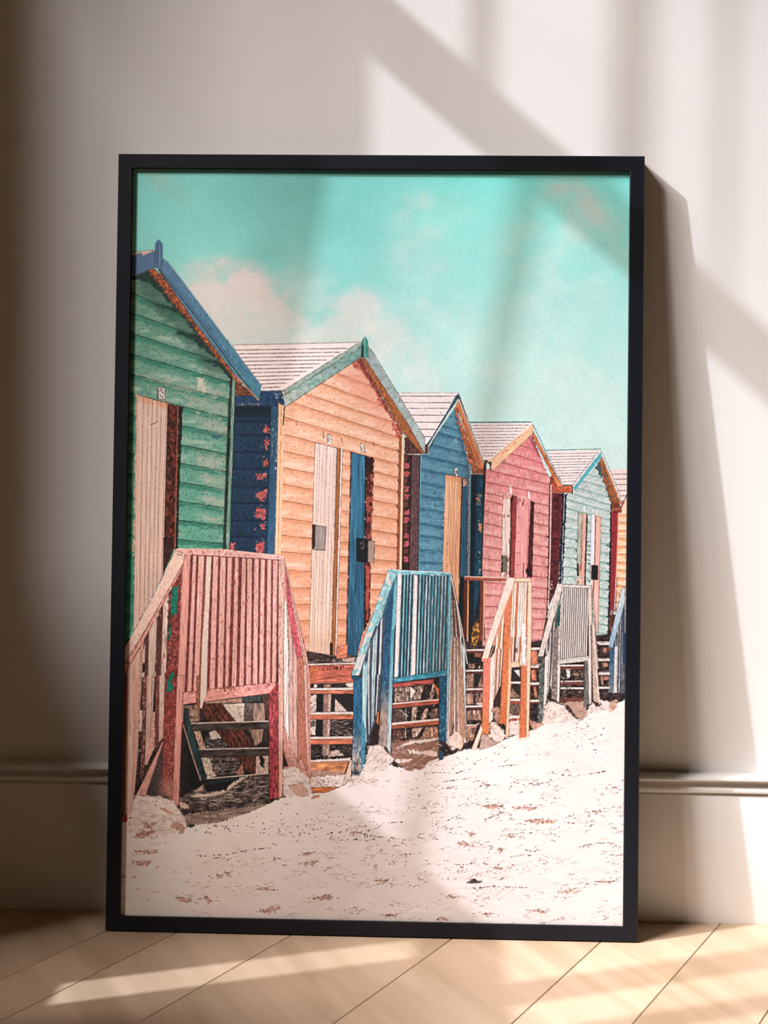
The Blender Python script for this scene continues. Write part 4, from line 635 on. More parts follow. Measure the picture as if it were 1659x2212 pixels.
    # tall post
    fill(tF(1135, 805, 1148, 800, 1120, 1659, 1040, 1659, 1055, 1090), (40, 78, 108), tone=.1); fill(tJ(957, -40, 1032, -60, 1020, 600, 990, 985, 915, 960, 935, 600), ('v', 1480, (44, 84, 114), 1545, (166, 146, 136)), tone=.12, ts=(3, 12), edge=K, ew=1.2); specks(tJ(960, 0, 1020, 0, 1000, 560, 940, 560), 30, (130, 170, 190), (1, 2.5))
    strip(*tF(1142, 790, 1168, 762) + tJ(1056, 0, 1028, 0), (108, 176, 190)); strip(*tJ(1026, -60, 1056, -80, 1024, 1055, 990, 985), ('v', 1390, (84, 160, 182), 1600, (190, 200, 204)), tone=.07, ts=(2, 20), edge=(40, 60, 70), ew=1.1)
    # panel
    a, b, c, e = tF(1165, 760)[0], tK(648, 925)[0], tJ(1535, 300)[0], tJ(1052, 385)[0]
    fill([a, b, c, e], (44, 62, 76), tone=.1)
    cols = [(104, 168, 182), (70, 136, 154), (132, 186, 194), (82, 150, 164), (150, 172, 180)]
    n = 17
    for i in range(n):
        t0 = (i + .1) / n; t1 = (i + .62) / n; k = cols[i % 5]
        strip(lerp(a, b, t0), lerp(a, b, t1), lerp(e, c, t1), lerp(e, c, t0), k, tone=.12, ts=(2, 24), worn=((206, 206, 204), 1.1, 2, 20, .6)); line([lerp(a, b, t0), lerp(e, c, t0)], 1.1, (24, 32, 40), .8)
        line([lerp(a, b, t1 + .01), lerp(e, c, t1 + .01)], 1.6, (104, 98, 100) if i > 9 else (28, 40, 52), .8)
    fill(tJ(1050, 370, 1532, 290, 1532, 345, 1050, 408), (62, 136, 158), tone=.1, ts=(8, 4), worn=((120, 176, 190), 1, 8, 4), edge=(28, 44, 54), ew=1.2)
    strip(*tF(1168, 752, 1208, 760) + tJ(1090, 355, 1056, 355), (234, 220, 218), edge=(70, 60, 66), ew=1.2); strip(*tF(1318, 765, 1350, 768) + tJ(1246, 330, 1206, 345), (234, 220, 216), edge=(110, 70, 66), ew=1.2)
    for x in (200, 245, 280): line(tF(1160 + x, 780) + tJ(1090 + x, 320), 1.1, (206, 200, 198), .6, broken=.3)
    strip(*tK(632, 925, 660, 905) + tJ(1572, -40, 1535, -40), (130, 184, 196), tone=.05)
    strip(*tJ(1462, 362, 1532, 350, 1528, 950, 1460, 930), (36, 86, 118), tone=.1, ts=(3, 8), edge=K, ew=1.3); specks(tJ(1468, 370, 1525, 370, 1520, 930, 1468, 930), 40, (130, 180, 196), (1, 3)); strip(*tJ(1535, -40, 1572, -40, 1560, 960, 1524, 960), ('v', 1380, (118, 176, 190), 1600, (206, 206, 208)), tone=.06, edge=(50, 66, 76), ew=1.2)
    fill(tJ(1455, 1000, 1500, 1040, 1500, 1100, 1458, 1110), (40, 70, 96), rough=1.2)
    # far side of the blue rail, brown and white slats down to the sand
    picket_run(*tP(150, -160, 330, 0, 420, 1900, 80, 1900), 9, [(226, 206, 200), (176, 136, 116), (186, 148, 128), (232, 216, 210), (170, 130, 112)], 1.1, (60, 44, 40))
    fill(tK(648, 960, 690, 1100, 800, 1659, 650, 1659), (120, 92, 84), tone=.1); picket_run(*tK(660, 1040, 690, 1060, 780, 1659, 655, 1659), 7, [(226, 210, 204), (150, 110, 94), (86, 66, 62)], 1.1, (50, 36, 34))
    fill(tP(290, 500, 360, 520, 415, 1850, 300, 1700, 280, 1400), (178, 136, 114), tone=.1, ts=(2, 3)); strip(*tP(340, 60, 400, 240, 435, 2000, 370, 700), (206, 216, 220), tone=.05, edge=(60, 60, 64), ew=1.2)
    line(tK(648, 890, 700, 1140, 800, 1640) + tP(445, 470), 3, (234, 226, 222)); line(tK(655, 890, 708, 1140, 806, 1640) + tP(452, 470), 1.2, (50, 40, 40))
    fill(tP(210, 1700, 280, 1690, 370, 1850, 365, 1990, 220, 1990), (226, 176, 152), rough=1.4, tone=.08, edge=(110, 70, 60)); specks(tP(150, 1500, 260, 1500, 240, 1950, 120, 1900), 24, (40, 34, 34), (4, 10), (1, 2), 1.4)
    crumple(tJ(1540, 960, 1600, 830, 1659, 880, 1659, 1010, 1600, 1010), (224, 194, 180), (80, 56, 50), 16)
    # front post
    fill(tJ(692, 378, 775, 345, 765, 700, 795, 1000, 750, 1252, 672, 1240, 690, 700), ('v', 1560, (44, 98, 132), 1660, (190, 170, 160)), tone=.14, ts=(3, 10), worn=((40, 84, 112), .3, 5, 16, .6), edge=K, ew=1.3)
    strip(*tJ(768, 330, 822, 190, 800, 950, 768, 760), (172, 204, 210), tone=.06, ts=(2, 20), edge=(50, 60, 66), ew=1.2); strip(*tJ(762, 700, 800, 820, 795, 1120, 760, 1200), (74, 140, 166), tone=.1, rough=.8); fill(tJ(672, 1200, 755, 1200, 735, 1258, 690, 1258), (40, 60, 78), alpha=.8, rough=1.5); specks(tJ(690, 1100, 750, 1100, 745, 1240, 680, 1240), 22, (50, 40, 40), (3, 9), (1, 1.8), 1.5)
    # cap rail and sloping rail
    fill(tF(1082, 722, 1110, 712, 1310, 728) + tK(640, 882, 655, 925, 0, 892) + tF(1160, 758, 1085, 750), (110, 178, 190), tone=.08, ts=(6, 4), worn=((206, 210, 208), .9, 8, 4), edge=(40, 64, 74), ew=1.3); line(tF(1090, 716, 1300, 730) + tK(640, 884), 1.8, (214, 222, 220))
    fill(tF(1082, 722, 1162, 752, 1060, 1010, 930, 1330) + tJ(745, 330, 735, 345, 668, 338) + tF(830, 1430, 960, 1080), (150, 198, 204), tone=.07, ts=(6, 8), worn=((224, 208, 202), .35, 14, 10, .85), edge=(50, 74, 82), ew=1.5)
    line(tF(1165, 775, 1060, 1060, 900, 1450) + tJ(748, 330), 2, (60, 110, 130)); line(tF(1130, 760, 960, 1180) + tJ(722, 300), 1, (90, 140, 150), .6, broken=.4)
    fill(tJ(668, 338, 736, 342, 738, 384, 678, 376), (34, 80, 102), edge=K)
    crumple(tJ(790, 1140, 830, 975, 960, 975, 1025, 1060, 1060, 1100, 980, 1180, 900, 1210, 780, 1220), (226, 202, 190), (110, 76, 66), 50, (4, 10), -.4, edge=None, lite=(240, 226, 220)); crumple(tJ(660, 1260, 740, 1240, 800, 1230, 760, 1330, 640, 1350), (222, 200, 190), (120, 92, 84), 16)
    crumple(tJ(780, 1290, 880, 1260, 880, 1310, 790, 1310), (220, 188, 172), (110, 76, 66), 8)

def draw_pink_rail():
    # steps and timbers seen through the open side
    fill(tI(640, 255, 1430, 160, 1430, 1150, 620, 1180), (44, 40, 40), tone=.3, ts=(7, 5))
    fill(tE(470, 500, 560, 330, 560, 800, 500, 1659, 255, 1659, 265, 1130, 380, 700), (206, 178, 164), tone=.03)
    fill(tE(265, 1130, 520, 1130, 500, 1659, 255, 1659), (40, 34, 34), tone=.3)
    for y in (1215, 1330): strip(*tE(262, y, 440, y - 10, 440, y + 40, 262, y + 45), (206, 186, 176), tone=.05, rough=1)
    fill(tE(270, 1270, 430, 1265, 420, 1420, 270, 1430), (72, 60, 56), tone=.2)
    fill(tI(250, 310, 300, 310, 290, 500, 250, 500), (206, 190, 180)); specks(tI(250, 330, 420, 320, 400, 720, 250, 720), 60, (150, 120, 108), (2, 8))
    fill(tI(370, 330, 420, 320, 400, 640, 330, 800, 300, 800), (210, 158, 146), tone=.1)
    crumple(tI(330, 880, 470, 600, 470, 1060, 420, 1090, 320, 1070), (58, 54, 52), (140, 124, 116), 40, (3, 10))
    fill(tI(640, 420, 870, 420, 1430, 860, 1430, 1010, 840, 1060, 620, 1090), (26, 28, 28), tone=.2)
    fill(tI(890, 500, 1010, 560, 1020, 640, 880, 660, 830, 600), (60, 56, 54), rough=2); fill(tI(890, 510, 960, 490, 1015, 560, 900, 580), (196, 176, 164), rough=1.2)
    fill(tI(870, 640, 1180, 650, 1160, 900, 900, 900), (58, 52, 50), tone=.3, ts=(10, 3)); specks(tI(880, 740, 1170, 740, 1150, 890, 910, 890), 60, (150, 132, 122), (4, 14), (1, 2.4), -.1); specks(tI(840, 560, 1060, 560, 1060, 650, 860, 650), 24, (200, 184, 174), (3, 10))
    fill(tI(1005, 255, 1205, 250, 1200, 420, 1110, 420), (218, 200, 188), tone=.04, edge=K); specks(tI(1050, 270, 1200, 270, 1190, 400, 1110, 400), 14, (90, 74, 68), (3, 8))
    fill(tI(810, 255, 1000, 255, 1310, 650, 1300, 900, 1220, 860, 1060, 640, 830, 340), (92, 52, 44), tone=.16, ts=(3, 6), worn=((48, 28, 26), .3, 3, 10), edge=K, ew=1.5)
    for k in range(7): line(tI(850 + k * 26, 262, 1090 + k * 26, 590, 1270 + k * 8, 860), 1.2, (48, 26, 24) if k % 2 else (150, 100, 84), .8, broken=.35)
    fill(tI(1205, 250, 1385, 250, 1390, 420, 1360, 600, 1300, 640, 1250, 500, 1205, 420), (150, 122, 106), tone=.16, ts=(3, 14), edge=K, ew=1.3); fill(tI(1205, 250, 1290, 250, 1280, 420, 1205, 420), (92, 80, 74), tone=.2)
    fill(tI(660, 275, 800, 260, 800, 410, 730, 420, 700, 420), (160, 130, 112), tone=.14, ts=(4, 10), worn=((84, 62, 52), .7, 5, 8), edge=K); fill(tI(745, 500, 810, 500, 860, 660, 800, 660), (166, 138, 120), tone=.14, edge=K); fill(tI(805, 735, 900, 740, 920, 860, 960, 905, 870, 930), (190, 172, 156), tone=.12, rough=1.5, edge=K)
    fill(tI(650, 330, 690, 280, 730, 490, 800, 690, 870, 945, 810, 945, 700, 600), (36, 58, 60), tone=.2, ts=(3, 10), edge=K); line(tI(650, 430, 730, 700, 810, 940), 2.2, (196, 150, 126))
    fill(tI(1305, 730, 1420, 720, 1420, 880, 1305, 890), (196, 166, 148), tone=.1, edge=K); fill(tI(1340, 730, 1385, 730, 1380, 830, 1340, 820), (34, 30, 30), rough=1.5); fill(tI(1140, 860, 1190, 790, 1200, 890, 1140, 895), (160, 110, 92), rough=1)
    for y0, y1, x0, h in ((430, 415, 725, 68), (665, 655, 800, 66)):
        strip(*tI(x0, y0, 1420, y1, 1420, y1 + h, x0 + 10, y0 + h), (66, 58, 54), tone=.18, ts=(14, 3), edge=K, ew=1.4); line(tI(x0, y0, 1420, y1), 2.6, (206, 186, 174))
    strip(*tI(870, 930, 1420, 885, 1420, 910, 880, 985), (34, 44, 46), tone=.2); line(tI(870, 928, 1420, 884), 2.6, (206, 184, 172))
    fill(tI(845, 235, 1340, 175, 1350, 230, 1100, 255, 850, 255), (60, 66, 66), tone=.2, edge=K); fill(tI(850, 238, 1180, 205, 1180, 245, 860, 252), (176, 136, 112), tone=.1)
    fill(tI(1350, 180, 1430, 170, 1420, 320, 1390, 380, 1380, 260), (70, 52, 44), tone=.3)
    fill(tI(620, 1090, 700, 1060, 860, 970, 1000, 1040, 1180, 920, 1425, 900, 1430, 1140, 1200, 1190, 850, 1220, 620, 1200), (92, 80, 74), tone=.25, ts=(12, 4), rough=2)
    specks(tI(640, 1090, 860, 1060, 1180, 950, 1420, 920, 1420, 1130, 900, 1210, 640, 1190), 110, (34, 30, 30), (4, 14), (1, 2.8), -.15); specks(tI(700, 1080, 900, 1060, 1180, 950, 1420, 920, 1400, 1120, 900, 1180), 60, (196, 174, 162), (5, 16), (1, 2.6), -.15)
    fill(tI(715, 1090, 780, 1060, 900, 1060, 1000, 1030, 1180, 915, 1330, 895, 1200, 930, 1030, 1060, 900, 1090, 780, 1100), (206, 182, 168), rough=1.4, edge=K, ew=1.1); fill(tI(840, 980, 1080, 960, 1040, 1030, 860, 1050), (24, 28, 28), rough=1.5)
    fill(tI(740, 1050, 830, 980, 840, 1040), (176, 150, 136), edge=K)
    fill(tI(640, 1250, 1250, 1180, 1450, 1150, 1300, 1210, 1000, 1320, 690, 1350), (150, 128, 116), tone=.12, ts=(20, 4), rough=1.5); specks(tI(660, 1240, 1250, 1190, 1000, 1310, 700, 1340), 40, (60, 48, 46), (2, 7)); fill(tI(680, 1350, 740, 1335, 775, 1352, 720, 1370), (56, 56, 54), rough=1)
    fill(tI(620, 1130, 700, 1150, 700, 1200, 620, 1190), (206, 176, 160), rough=1.2, edge=K)
    # slats left of the big post
    strip(*tE(415, 720, 445, 690, 420, 1659, 400, 1659), (90, 60, 54), tone=.15)
    strip(*tE(318, 880, 345, 845, 325, 1659, 292, 1659), (96, 58, 52), tone=.2, edge=K, ew=1); strip(*tE(440, 650, 475, 610, 440, 1659, 415, 1659), (92, 56, 50), tone=.2, edge=K, ew=1)
    strip(*tI(295, 0, 325, 0, 300, 900, 270, 940), (112, 70, 62), tone=.2, worn=((196, 150, 138), .8, 3, 6)); strip(*tI(412, 0, 440, 0, 425, 640, 395, 650), (120, 70, 62), tone=.2)
    strip(*tE(345, 850, 418, 770, 378, 1659, 326, 1659), (206, 180, 166), tone=.05, ts=(2, 30), edge=(70, 46, 42), ew=1.2); strip(*tI(326, 0, 378, 0, 360, 560, 310, 830), (206, 168, 154), tone=.06, ts=(2, 30), edge=(70, 46, 42), ew=1.2)
    strip(*tE(472, 620, 526, 500, 495, 1659, 436, 1659), (206, 182, 170), tone=.08, ts=(3, 20), worn=((180, 110, 100), .9, 3, 16), edge=(70, 46, 42), ew=1.2); strip(*tI(440, 0, 496, 0, 475, 560, 432, 600), (208, 176, 162), tone=.05, edge=(70, 46, 42), ew=1.2)
    strip(*tE(265, 960, 300, 920, 262, 1659, 250, 1659), (196, 150, 134), tone=.06)
    fill(tI(230, 1075, 480, 570, 470, 620, 320, 1075), (212, 156, 144), tone=.06, ts=(4, 10), edge=(100, 60, 54), ew=1.1)
    # near left post
    fill([(246, 1500), (280, 1440)] + tI(150, 0, 128, 1290, 60, 1340, 10, 1340), (140, 72, 58), tone=.12); fill(tE(150, 1190, 268, 990) + tI(262, 0, 250, 700, 212, 1110, 185, 1250, 130, 1250, 150, 0), (214, 176, 160), tone=.05, ts=(3, 40), edge=(90, 56, 50), ew=1.2)
    line(tE(222, 1060) + tI(212, 0, 205, 1100), 1.4, (190, 130, 114), .8); strip(*tI(222, 0, 262, 0, 250, 700, 210, 1000), (206, 150, 134), alpha=.6)
    # big red post with flaking green
    fill(tE(650, 270, 655, 1659) + tI(570, 1130, 465, 1040, 490, 0) + tE(500, 1200, 525, 500, 560, 430), (134, 62, 58), tone=.14, ts=(4, 5), worn=((90, 42, 40), .8, 4, 5), edge=K, ew=1.2)
    fill(tI(480, 500, 590, 500, 570, 1130, 465, 1040), (176, 96, 88), alpha=.45, soft=60, tone=.15, ts=(3, 4)); fill(tI(470, 950, 575, 950, 570, 1130, 465, 1050), (206, 170, 154), alpha=.6, soft=30, rough=3)
    for p in (tE(555, 450, 612, 445, 600, 560, 595, 690, 560, 700, 545, 770, 540, 600), tE(510, 1290, 560, 1200, 575, 1250, 540, 1300, 570, 1340, 555, 1395, 510, 1390), tE(525, 800, 545, 790, 540, 900, 520, 930)): fill(p, (24, 110, 92), rough=1.4, rs=(3, 3), tone=.14, ts=(2, 2), edge=(20, 50, 44), ew=1, ea=.6)
    specks(tI(490, 380, 590, 380, 570, 900, 480, 900), 60, (220, 170, 160), (1, 3)); specks(tE(520, 800, 640, 800, 600, 1200, 510, 1200), 60, (206, 150, 146), (1, 4)); specks(tE(505, 500, 560, 450, 520, 1200, 500, 1200), 40, K, (2, 6), (1, 2), 1.5)
    # panel
    a, b, c, e = tE(700, 135)[0], tE(1540, 185)[0], tE(1495, 1330)[0], tE(650, 1410)[0]
    fill([a, b, c, e], (116, 56, 54), tone=.16, ts=(2, 8))
    tops = [(645, 715), (740, 772), (790, 842), (858, 868), (922, 968), (985, 1036), (1050, 1092), (1115, 1152), (1180, 1216), (1228, 1272), (1290, 1332), (1348, 1386), (1408, 1444), (1460, 1500)]
    bots = [(600, 655), (690, 728), (745, 790), (795, 800), (888, 936), (958, 1010), (1028, 1060), (1088, 1130), (1155, 1196), (1216, 1260), (1278, 1318), (1335, 1372), (1396, 1434), (1450, 1486)]
    for (x0, x1), (u0, u1) in zip(tops, bots):
        yt = 160 + (x0 - 700) * .062; yb = 1395 - (u0 - 660) * .098
        p = tE(x0, yt, x1, yt + 3, u1, yb, u0, yb)
        fill(p, ('v', 1200, (218, 172, 162), 1500, (220, 164, 154)), tone=.05, ts=(2, 30), worn=((160, 92, 88), 1.3, 2, 8, .6), edge=(84, 42, 42), ew=1.)
        specks(tE(x0 + 8, yt + 5, x1 - 4, yt + 6, u1 - 4, yb - 5, u0 + 8, yb - 5), 12, (106, 54, 52), (1, 3.5), (.6, 1.1), 1.5)
    fill(tE(650, 270, 660, 180, 718, 165, 690, 900, 652, 1659, 590, 1659, 610, 1100), (214, 152, 142), tone=.05, ts=(2, 30), edge=(80, 44, 42), ew=1.2); fill(tI(598, 0, 655, 0, 632, 700, 614, 1172, 562, 1130, 575, 700), (214, 150, 138), tone=.05, ts=(2, 30), edge=(80, 44, 42), ew=1.2); specks(tI(575, 900, 630, 900, 612, 1150, 565, 1120), 20, (170, 100, 92), (2, 6), ang=1.5)
    fill(tE(652, 1395, 1100, 1348, 1482, 1308, 1484, 1402, 850, 1480, 652, 1505), (224, 156, 146), tone=.05, ts=(8, 4), worn=((196, 110, 104), 1.2, 6, 4), edge=(90, 44, 42), ew=1.3)
    specks(tE(700, 1380, 1470, 1310, 1470, 1340, 700, 1420), 50, (110, 50, 48), (2, 7), (1, 1.8), 1.3)
    fill(tE(862, 172, 908, 174, 880, 800, 866, 1400, 822, 1540, 800, 1540, 806, 1400, 822, 900, 845, 600), (220, 200, 188), tone=.03, edge=(90, 56, 50), ew=1.3); line(tE(850, 500, 815, 1000, 798, 1659), 1.8, (150, 90, 70)); strip(*tI(775, 0, 802, 0, 800, 410, 770, 260), (150, 96, 78), tone=.14, edge=K, ew=1)
    # right posts and the far sloping rail
    strip(*tI(1420, 170, 1508, 60, 1512, 1108, 1428, 1112), (160, 66, 72), tone=.16, ts=(3, 8), worn=((110, 40, 46), .8, 4, 10), edge=K, ew=1.2); strip(*tE(1488, 1310, 1512, 1290, 1508, 1480, 1420, 1659), (150, 62, 66), tone=.1, alpha=.0)
    strip(*tE(1508, 215, 1566, 210, 1560, 1659, 1508, 1659), (214, 170, 156), tone=.05, ts=(2, 30), worn=((160, 96, 90), 1.3, 3, 10), edge=(80, 44, 42), ew=1.2); strip(*tI(1508, 0, 1558, 0, 1545, 1090, 1512, 1105), (218, 168, 152), tone=.05, ts=(2, 30), edge=(80, 44, 42), ew=1.2)
    specks(tE(1515, 240, 1560, 240, 1555, 1650, 1512, 1650), 60, (120, 64, 60), (1, 4), (.7, 1.4), 1.5)
    fill(tF(155, 660, 185, 760, 330, 1330, 385, 1659) + tJ(310, 1380, 60, 1160, 60, 0) + tF(140, 1100), (196, 136, 124), tone=.08)
    for x0, x1, k, top in ((150, 186, (230, 214, 204), 960), (190, 222, (206, 160, 146), 1060), (226, 246, (204, 162, 150), 1230), (250, 262, (120, 70, 60), 1350)):
        strip(*tF(x0, top, x0 + 24, top + 60, x1, 1659, x0 - 8, 1659), k, tone=.05, ts=(2, 24), edge=(70, 46, 42), ew=1.2)
    for x0, x1, k, yb in ((62, 104, (230, 216, 208), 880), (108, 142, (206, 166, 152), 1000), (146, 182, (212, 170, 156), 1040), (182, 240, (176, 112, 96), 1160)):
        strip(*tJ(x0, 0, x1, 0, x1 + 12, yb + 60, x0 + 4, yb), k, tone=.07, ts=(2, 24), edge=(70, 46, 42), ew=1.2)
    fill(tJ(180, 180, 245, 180, 285, 1260, 205, 1150), (172, 108, 92), tone=.1, ts=(2, 3)); strip(*tJ(238, 60, 262, 180, 305, 1390, 262, 800), (216, 178, 162), tone=.05, edge=(80, 50, 46), ew=1.2)
    fill(tF(160, 700, 180, 760, 250, 1120, 318, 1500, 262, 1500, 222, 1300, 185, 1080), (190, 88, 98), tone=.12, ts=(3, 6), edge=(90, 40, 44), ew=1.1)
    fill(tF(152, 640, 172, 690, 385, 1659) + tJ(300, 370, 270, 240) + tF(330, 1560, 240, 1130), (214, 170, 156), tone=.05, edge=(80, 50, 46), ew=1.2); line(tF(175, 760, 300, 1350, 345, 1560), 1.4, (130, 60, 60), .8)
    fill(tJ(60, 780, 100, 880, 190, 1130, 220, 1080, 300, 1260, 300, 1300, 200, 1180, 120, 1150, 60, 1000), (206, 150, 134), tone=.1, rough=1.3, edge=(90, 56, 50), ew=1.2); fill(tJ(60, 1020, 105, 1150, 60, 1160), (40, 34, 34))
    # rails
    fill(tE(585, 105, 1010, 110, 1560, 172, 1562, 212, 1250, 190, 720, 158, 655, 160, 575, 150), (222, 172, 162), tone=.06, ts=(3, 3), worn=((176, 104, 98), 1.1, 5, 3), edge=(90, 50, 48), ew=1.3); line(tE(600, 104, 1010, 112, 1558, 174), 1.6, (230, 196, 186))
    fill(tE(655, 232, 640, 300, 470, 600, 340, 850, 150, 1190, 110, 1290, 100, 1160, 330, 800), (206, 150, 136), tone=.08, ts=(4, 8), edge=(90, 52, 48), ew=1.2)
    fill(tE(578, 118, 668, 156, 655, 232, 560, 400, 330, 800, 140, 1110, 20, 1310, 20, 1160, 170, 920, 430, 440), (224, 192, 176), tone=.03, ts=(4, 6), edge=(100, 62, 56), ew=1.4); line(tE(655, 240, 480, 540, 330, 810, 200, 1040), 1.6, (150, 88, 78), broken=.15)
    line(tE(600, 150, 640, 165), 1.6, (90, 50, 48))
    # sand heaped round the feet
    crumple(tI(130, 1400, 140, 1270, 190, 1250, 225, 1080, 330, 1075, 430, 1090, 570, 1130, 615, 1200, 690, 1350, 560, 1420, 300, 1430), (212, 186, 172), (104, 74, 64), 80, (4, 12), .5, .5, 1.5, lite=(232, 214, 204))
    for p in (tI(280, 1300, 350, 1340, 450, 1290, 400, 1350, 330, 1380), tI(540, 1350, 600, 1300, 680, 1370, 640, 1420, 590, 1390), tI(200, 1440, 280, 1400, 400, 1390, 330, 1440), tI(400, 1160, 500, 1200, 590, 1250, 520, 1240)): fill(p, (176, 126, 104), alpha=.8, rough=2, tone=.12, soft=2)
    crumple(tJ(60, 1190, 130, 1150, 200, 1180, 300, 1280, 310, 1400, 250, 1430, 60, 1420), (220, 196, 184), (120, 84, 74), 40, (4, 11), .3, lite=(236, 220, 212)); fill(tJ(110, 1330, 230, 1300, 290, 1420, 190, 1420), (206, 160, 140), rough=1.5, alpha=.8, edge=(120, 80, 70)); crumple(tJ(320, 1420, 390, 1410, 380, 1440, 330, 1445), (200, 150, 130), (90, 56, 50), 5)
    fill(tI(130, 1230, 170, 1290, 140, 1310, 60, 1330), (170, 80, 74), rough=1.5)
def finish():
    """photo-like crispness and print grain"""
    global ART
    def blur(a, r):
        k = np.exp(-np.arange(-2 * r, 2 * r + 1) ** 2 / (2. * r * r)); k /= k.sum(); n = 2 * r
        p = np.pad(a, ((n, n), (0, 0), (0, 0)), mode='edge'); a = sum(k[i] * p[i:i + a.shape[0]] for i in range(2 * n + 1))
        p = np.pad(a, ((0, 0), (n, n), (0, 0)), mode='edge'); return sum(k[i] * p[:, i:i + a.shape[1]] for i in range(2 * n + 1))
    body = np.clip((GY - 700) / 200, 0, 1)[..., None]
    ART[:] = np.clip(ART + .36 * body * (ART - blur(ART, 2)), 0, 1)
    g = (.010 * noise(2, 2, 31, 1) + .008 * noise(1, 1, 32, 1))[..., None]
    lum = ART.mean(2, keepdims=True)
    ART[:] = np.clip(ART + g * (.25 + lum * (1 - lum) * 3) * (.5 + .5 * body), 0, 1)
def draw_picture():
    draw_sky(); draw_far_huts(); draw_pink_hut(); draw_blue_hut(); draw_orange_hut(); draw_green_hut()
    draw_sand(); draw_end_rail(); draw_mint_rail(); draw_peach_rail(); draw_blue_rail(); draw_pink_rail(); sand_marks(); finish()
# ---------------------------------------------------------------- the place
SC = bpy.context.scene
COL = SC.collection
def link(name, me, mat=None, parent=None):
    o = bpy.data.objects.new(name, me); COL.objects.link(o)
    if mat: me.materials.append(mat)
    if parent: o.parent = parent
    return o
def structure(o):
    o['kind'] = 'structure'; return o
def mesh_of(name, verts, faces):
    me = bpy.data.meshes.new(name); me.from_pydata(verts, [], faces); me.update(); return me
def add_box(bm, x0, x1, y0, y1, z0, z1):
    v = [bm.verts.new(p) for p in ((x0, y0, z0), (x1, y0, z0), (x1, y1, z0), (x0, y1, z0), (x0, y0, z1), (x1, y0, z1), (x1, y1, z1), (x0, y1, z1))]
    for f in ((3, 2, 1, 0), (4, 5, 6, 7), (0, 1, 5, 4), (1, 2, 6, 5), (2, 3, 7, 6), (3, 0, 4, 7)): bm.faces.new([v[i] for i in f])
def bm_mesh(name, bm, bevel=0, seg=2):
    if bevel:
        bmesh.ops.bevel(bm, geom=list(bm.edges), offset=bevel, segments=seg, affect='EDGES', profile=.5)
    bmesh.ops.recalc_face_normals(bm, faces=bm.faces)
    me = bpy.data.meshes.new(name); bm.to_mesh(me); bm.free(); return me

# ---- materials (all node based)
def material(name, color, rough=.5, spec=.4):
    m = bpy.data.materials.new(name); m.use_nodes = True
    b = m.node_tree.nodes['Principled BSDF']
    b.inputs['Base Color'].default_value = (*color, 1); b.inputs['Roughness'].default_value = rough
    b.inputs['Specular IOR Level'].default_value = spec
    return m, m.node_tree.nodes, m.node_tree.links, b
def bump(n, l, b, scale, strength, dist=.001, detail=4, coords='Object', stretch=None):
    tc = n.new('ShaderNodeTexCoord'); nz = n.new('ShaderNodeTexNoise'); bp = n.new('ShaderNodeBump')
    nz.inputs['Scale'].default_value = scale; nz.inputs['Detail'].default_value = detail
    bp.inputs['Strength'].default_value = strength; bp.inputs['Distance'].default_value = dist
    l.new(tc.outputs[coords], nz.inputs['Vector']); l.new(nz.outputs['Fac'], bp.inputs['Height']); l.new(bp.outputs['Normal'], b.inputs['Normal'])
    return nz
WALL, n, l, b = material('warm white wall paint', PAINT, .65, .25); bump(n, l, b, 260, .08, .0006)
SIDE, n, l, b = material('warm bounce paint for unseen walls', SIDE_PAINT, .7, .2); bump(n, l, b, 260, .08, .0006)
TRIM, n, l, b = material('satin white trim paint', PAINT, .42, .35); bump(n, l, b, 90, .04, .0005)
BLACK, n, l, b = material('black lacquered wood', (.0045, .006, .0095), .42, .28); bump(n, l, b, 420, .05, .0004)
BOARD, n, l, b = material('brown backing board', (.22, .15, .09), .8, .2); bump(n, l, b, 150, .2)
INK, n, l, b = material('matt photo print', (.8, .8, .8), .55, .22)
ca = n.new('ShaderNodeVertexColor'); ca.layer_name = 'ink'; l.new(ca.outputs['Color'], b.inputs['Base Color'])

OAK, n, l, b = material('pale oiled oak', (.5, .33, .17), .42, .4)
tc = n.new('ShaderNodeTexCoord'); mp = n.new('ShaderNodeMapping'); at = n.new('ShaderNodeAttribute'); at.attribute_name = 'plank'
ad = n.new('ShaderNodeVectorMath'); ad.operation = 'ADD'; sc_ = n.new('ShaderNodeVectorMath'); sc_.operation = 'SCALE'; sc_.inputs['Scale'].default_value = 7.3
l.new(at.outputs['Vector'], sc_.inputs[0]); l.new(tc.outputs['Object'], mp.inputs['Vector']); mp.inputs['Rotation'].default_value = (0, 0, PLANK_DIR)
l.new(mp.outputs['Vector'], ad.inputs[0]); l.new(sc_.outputs['Vector'], ad.inputs[1])
def grain(sx, sy, scale, detail, dist):
    m2 = n.new('ShaderNodeMapping'); m2.inputs['Scale'].default_value = (sx, sy, 1); nz = n.new('ShaderNodeTexNoise')
    nz.inputs['Scale'].default_value = scale; nz.inputs['Detail'].default_value = detail; nz.inputs['Distortion'].default_value = dist
    l.new(ad.outputs['Vector'], m2.inputs['Vector']); l.new(m2.outputs['Vector'], nz.inputs['Vector']); return nz.outputs['Fac']
g1 = grain(1, .07, 70, 5, .4); g2 = grain(1, .12, 11, 3, 1.6); g3 = grain(1, .5, 3, 2, .3)
def ramp(src, stops):
    r = n.new('ShaderNodeValToRGB'); e = r.color_ramp.elements
    while len(e) < len(stops): e.new(.5)
    for k, (p, c) in enumerate(stops): e[k].position = p; e[k].color = (*c, 1)
    l.new(src, r.inputs['Fac']); return r.outputs['Color']
def mixc(a, c, fac, mode='MIX'):
    m = n.new('ShaderNodeMix'); m.data_type = 'RGBA'; m.blend_type = mode
    if isinstance(fac, float): m.inputs[0].default_value = fac
    else: l.new(fac, m.inputs[0])
    l.new(a, m.inputs[6]); l.new(c, m.inputs[7]); return m.outputs[2]
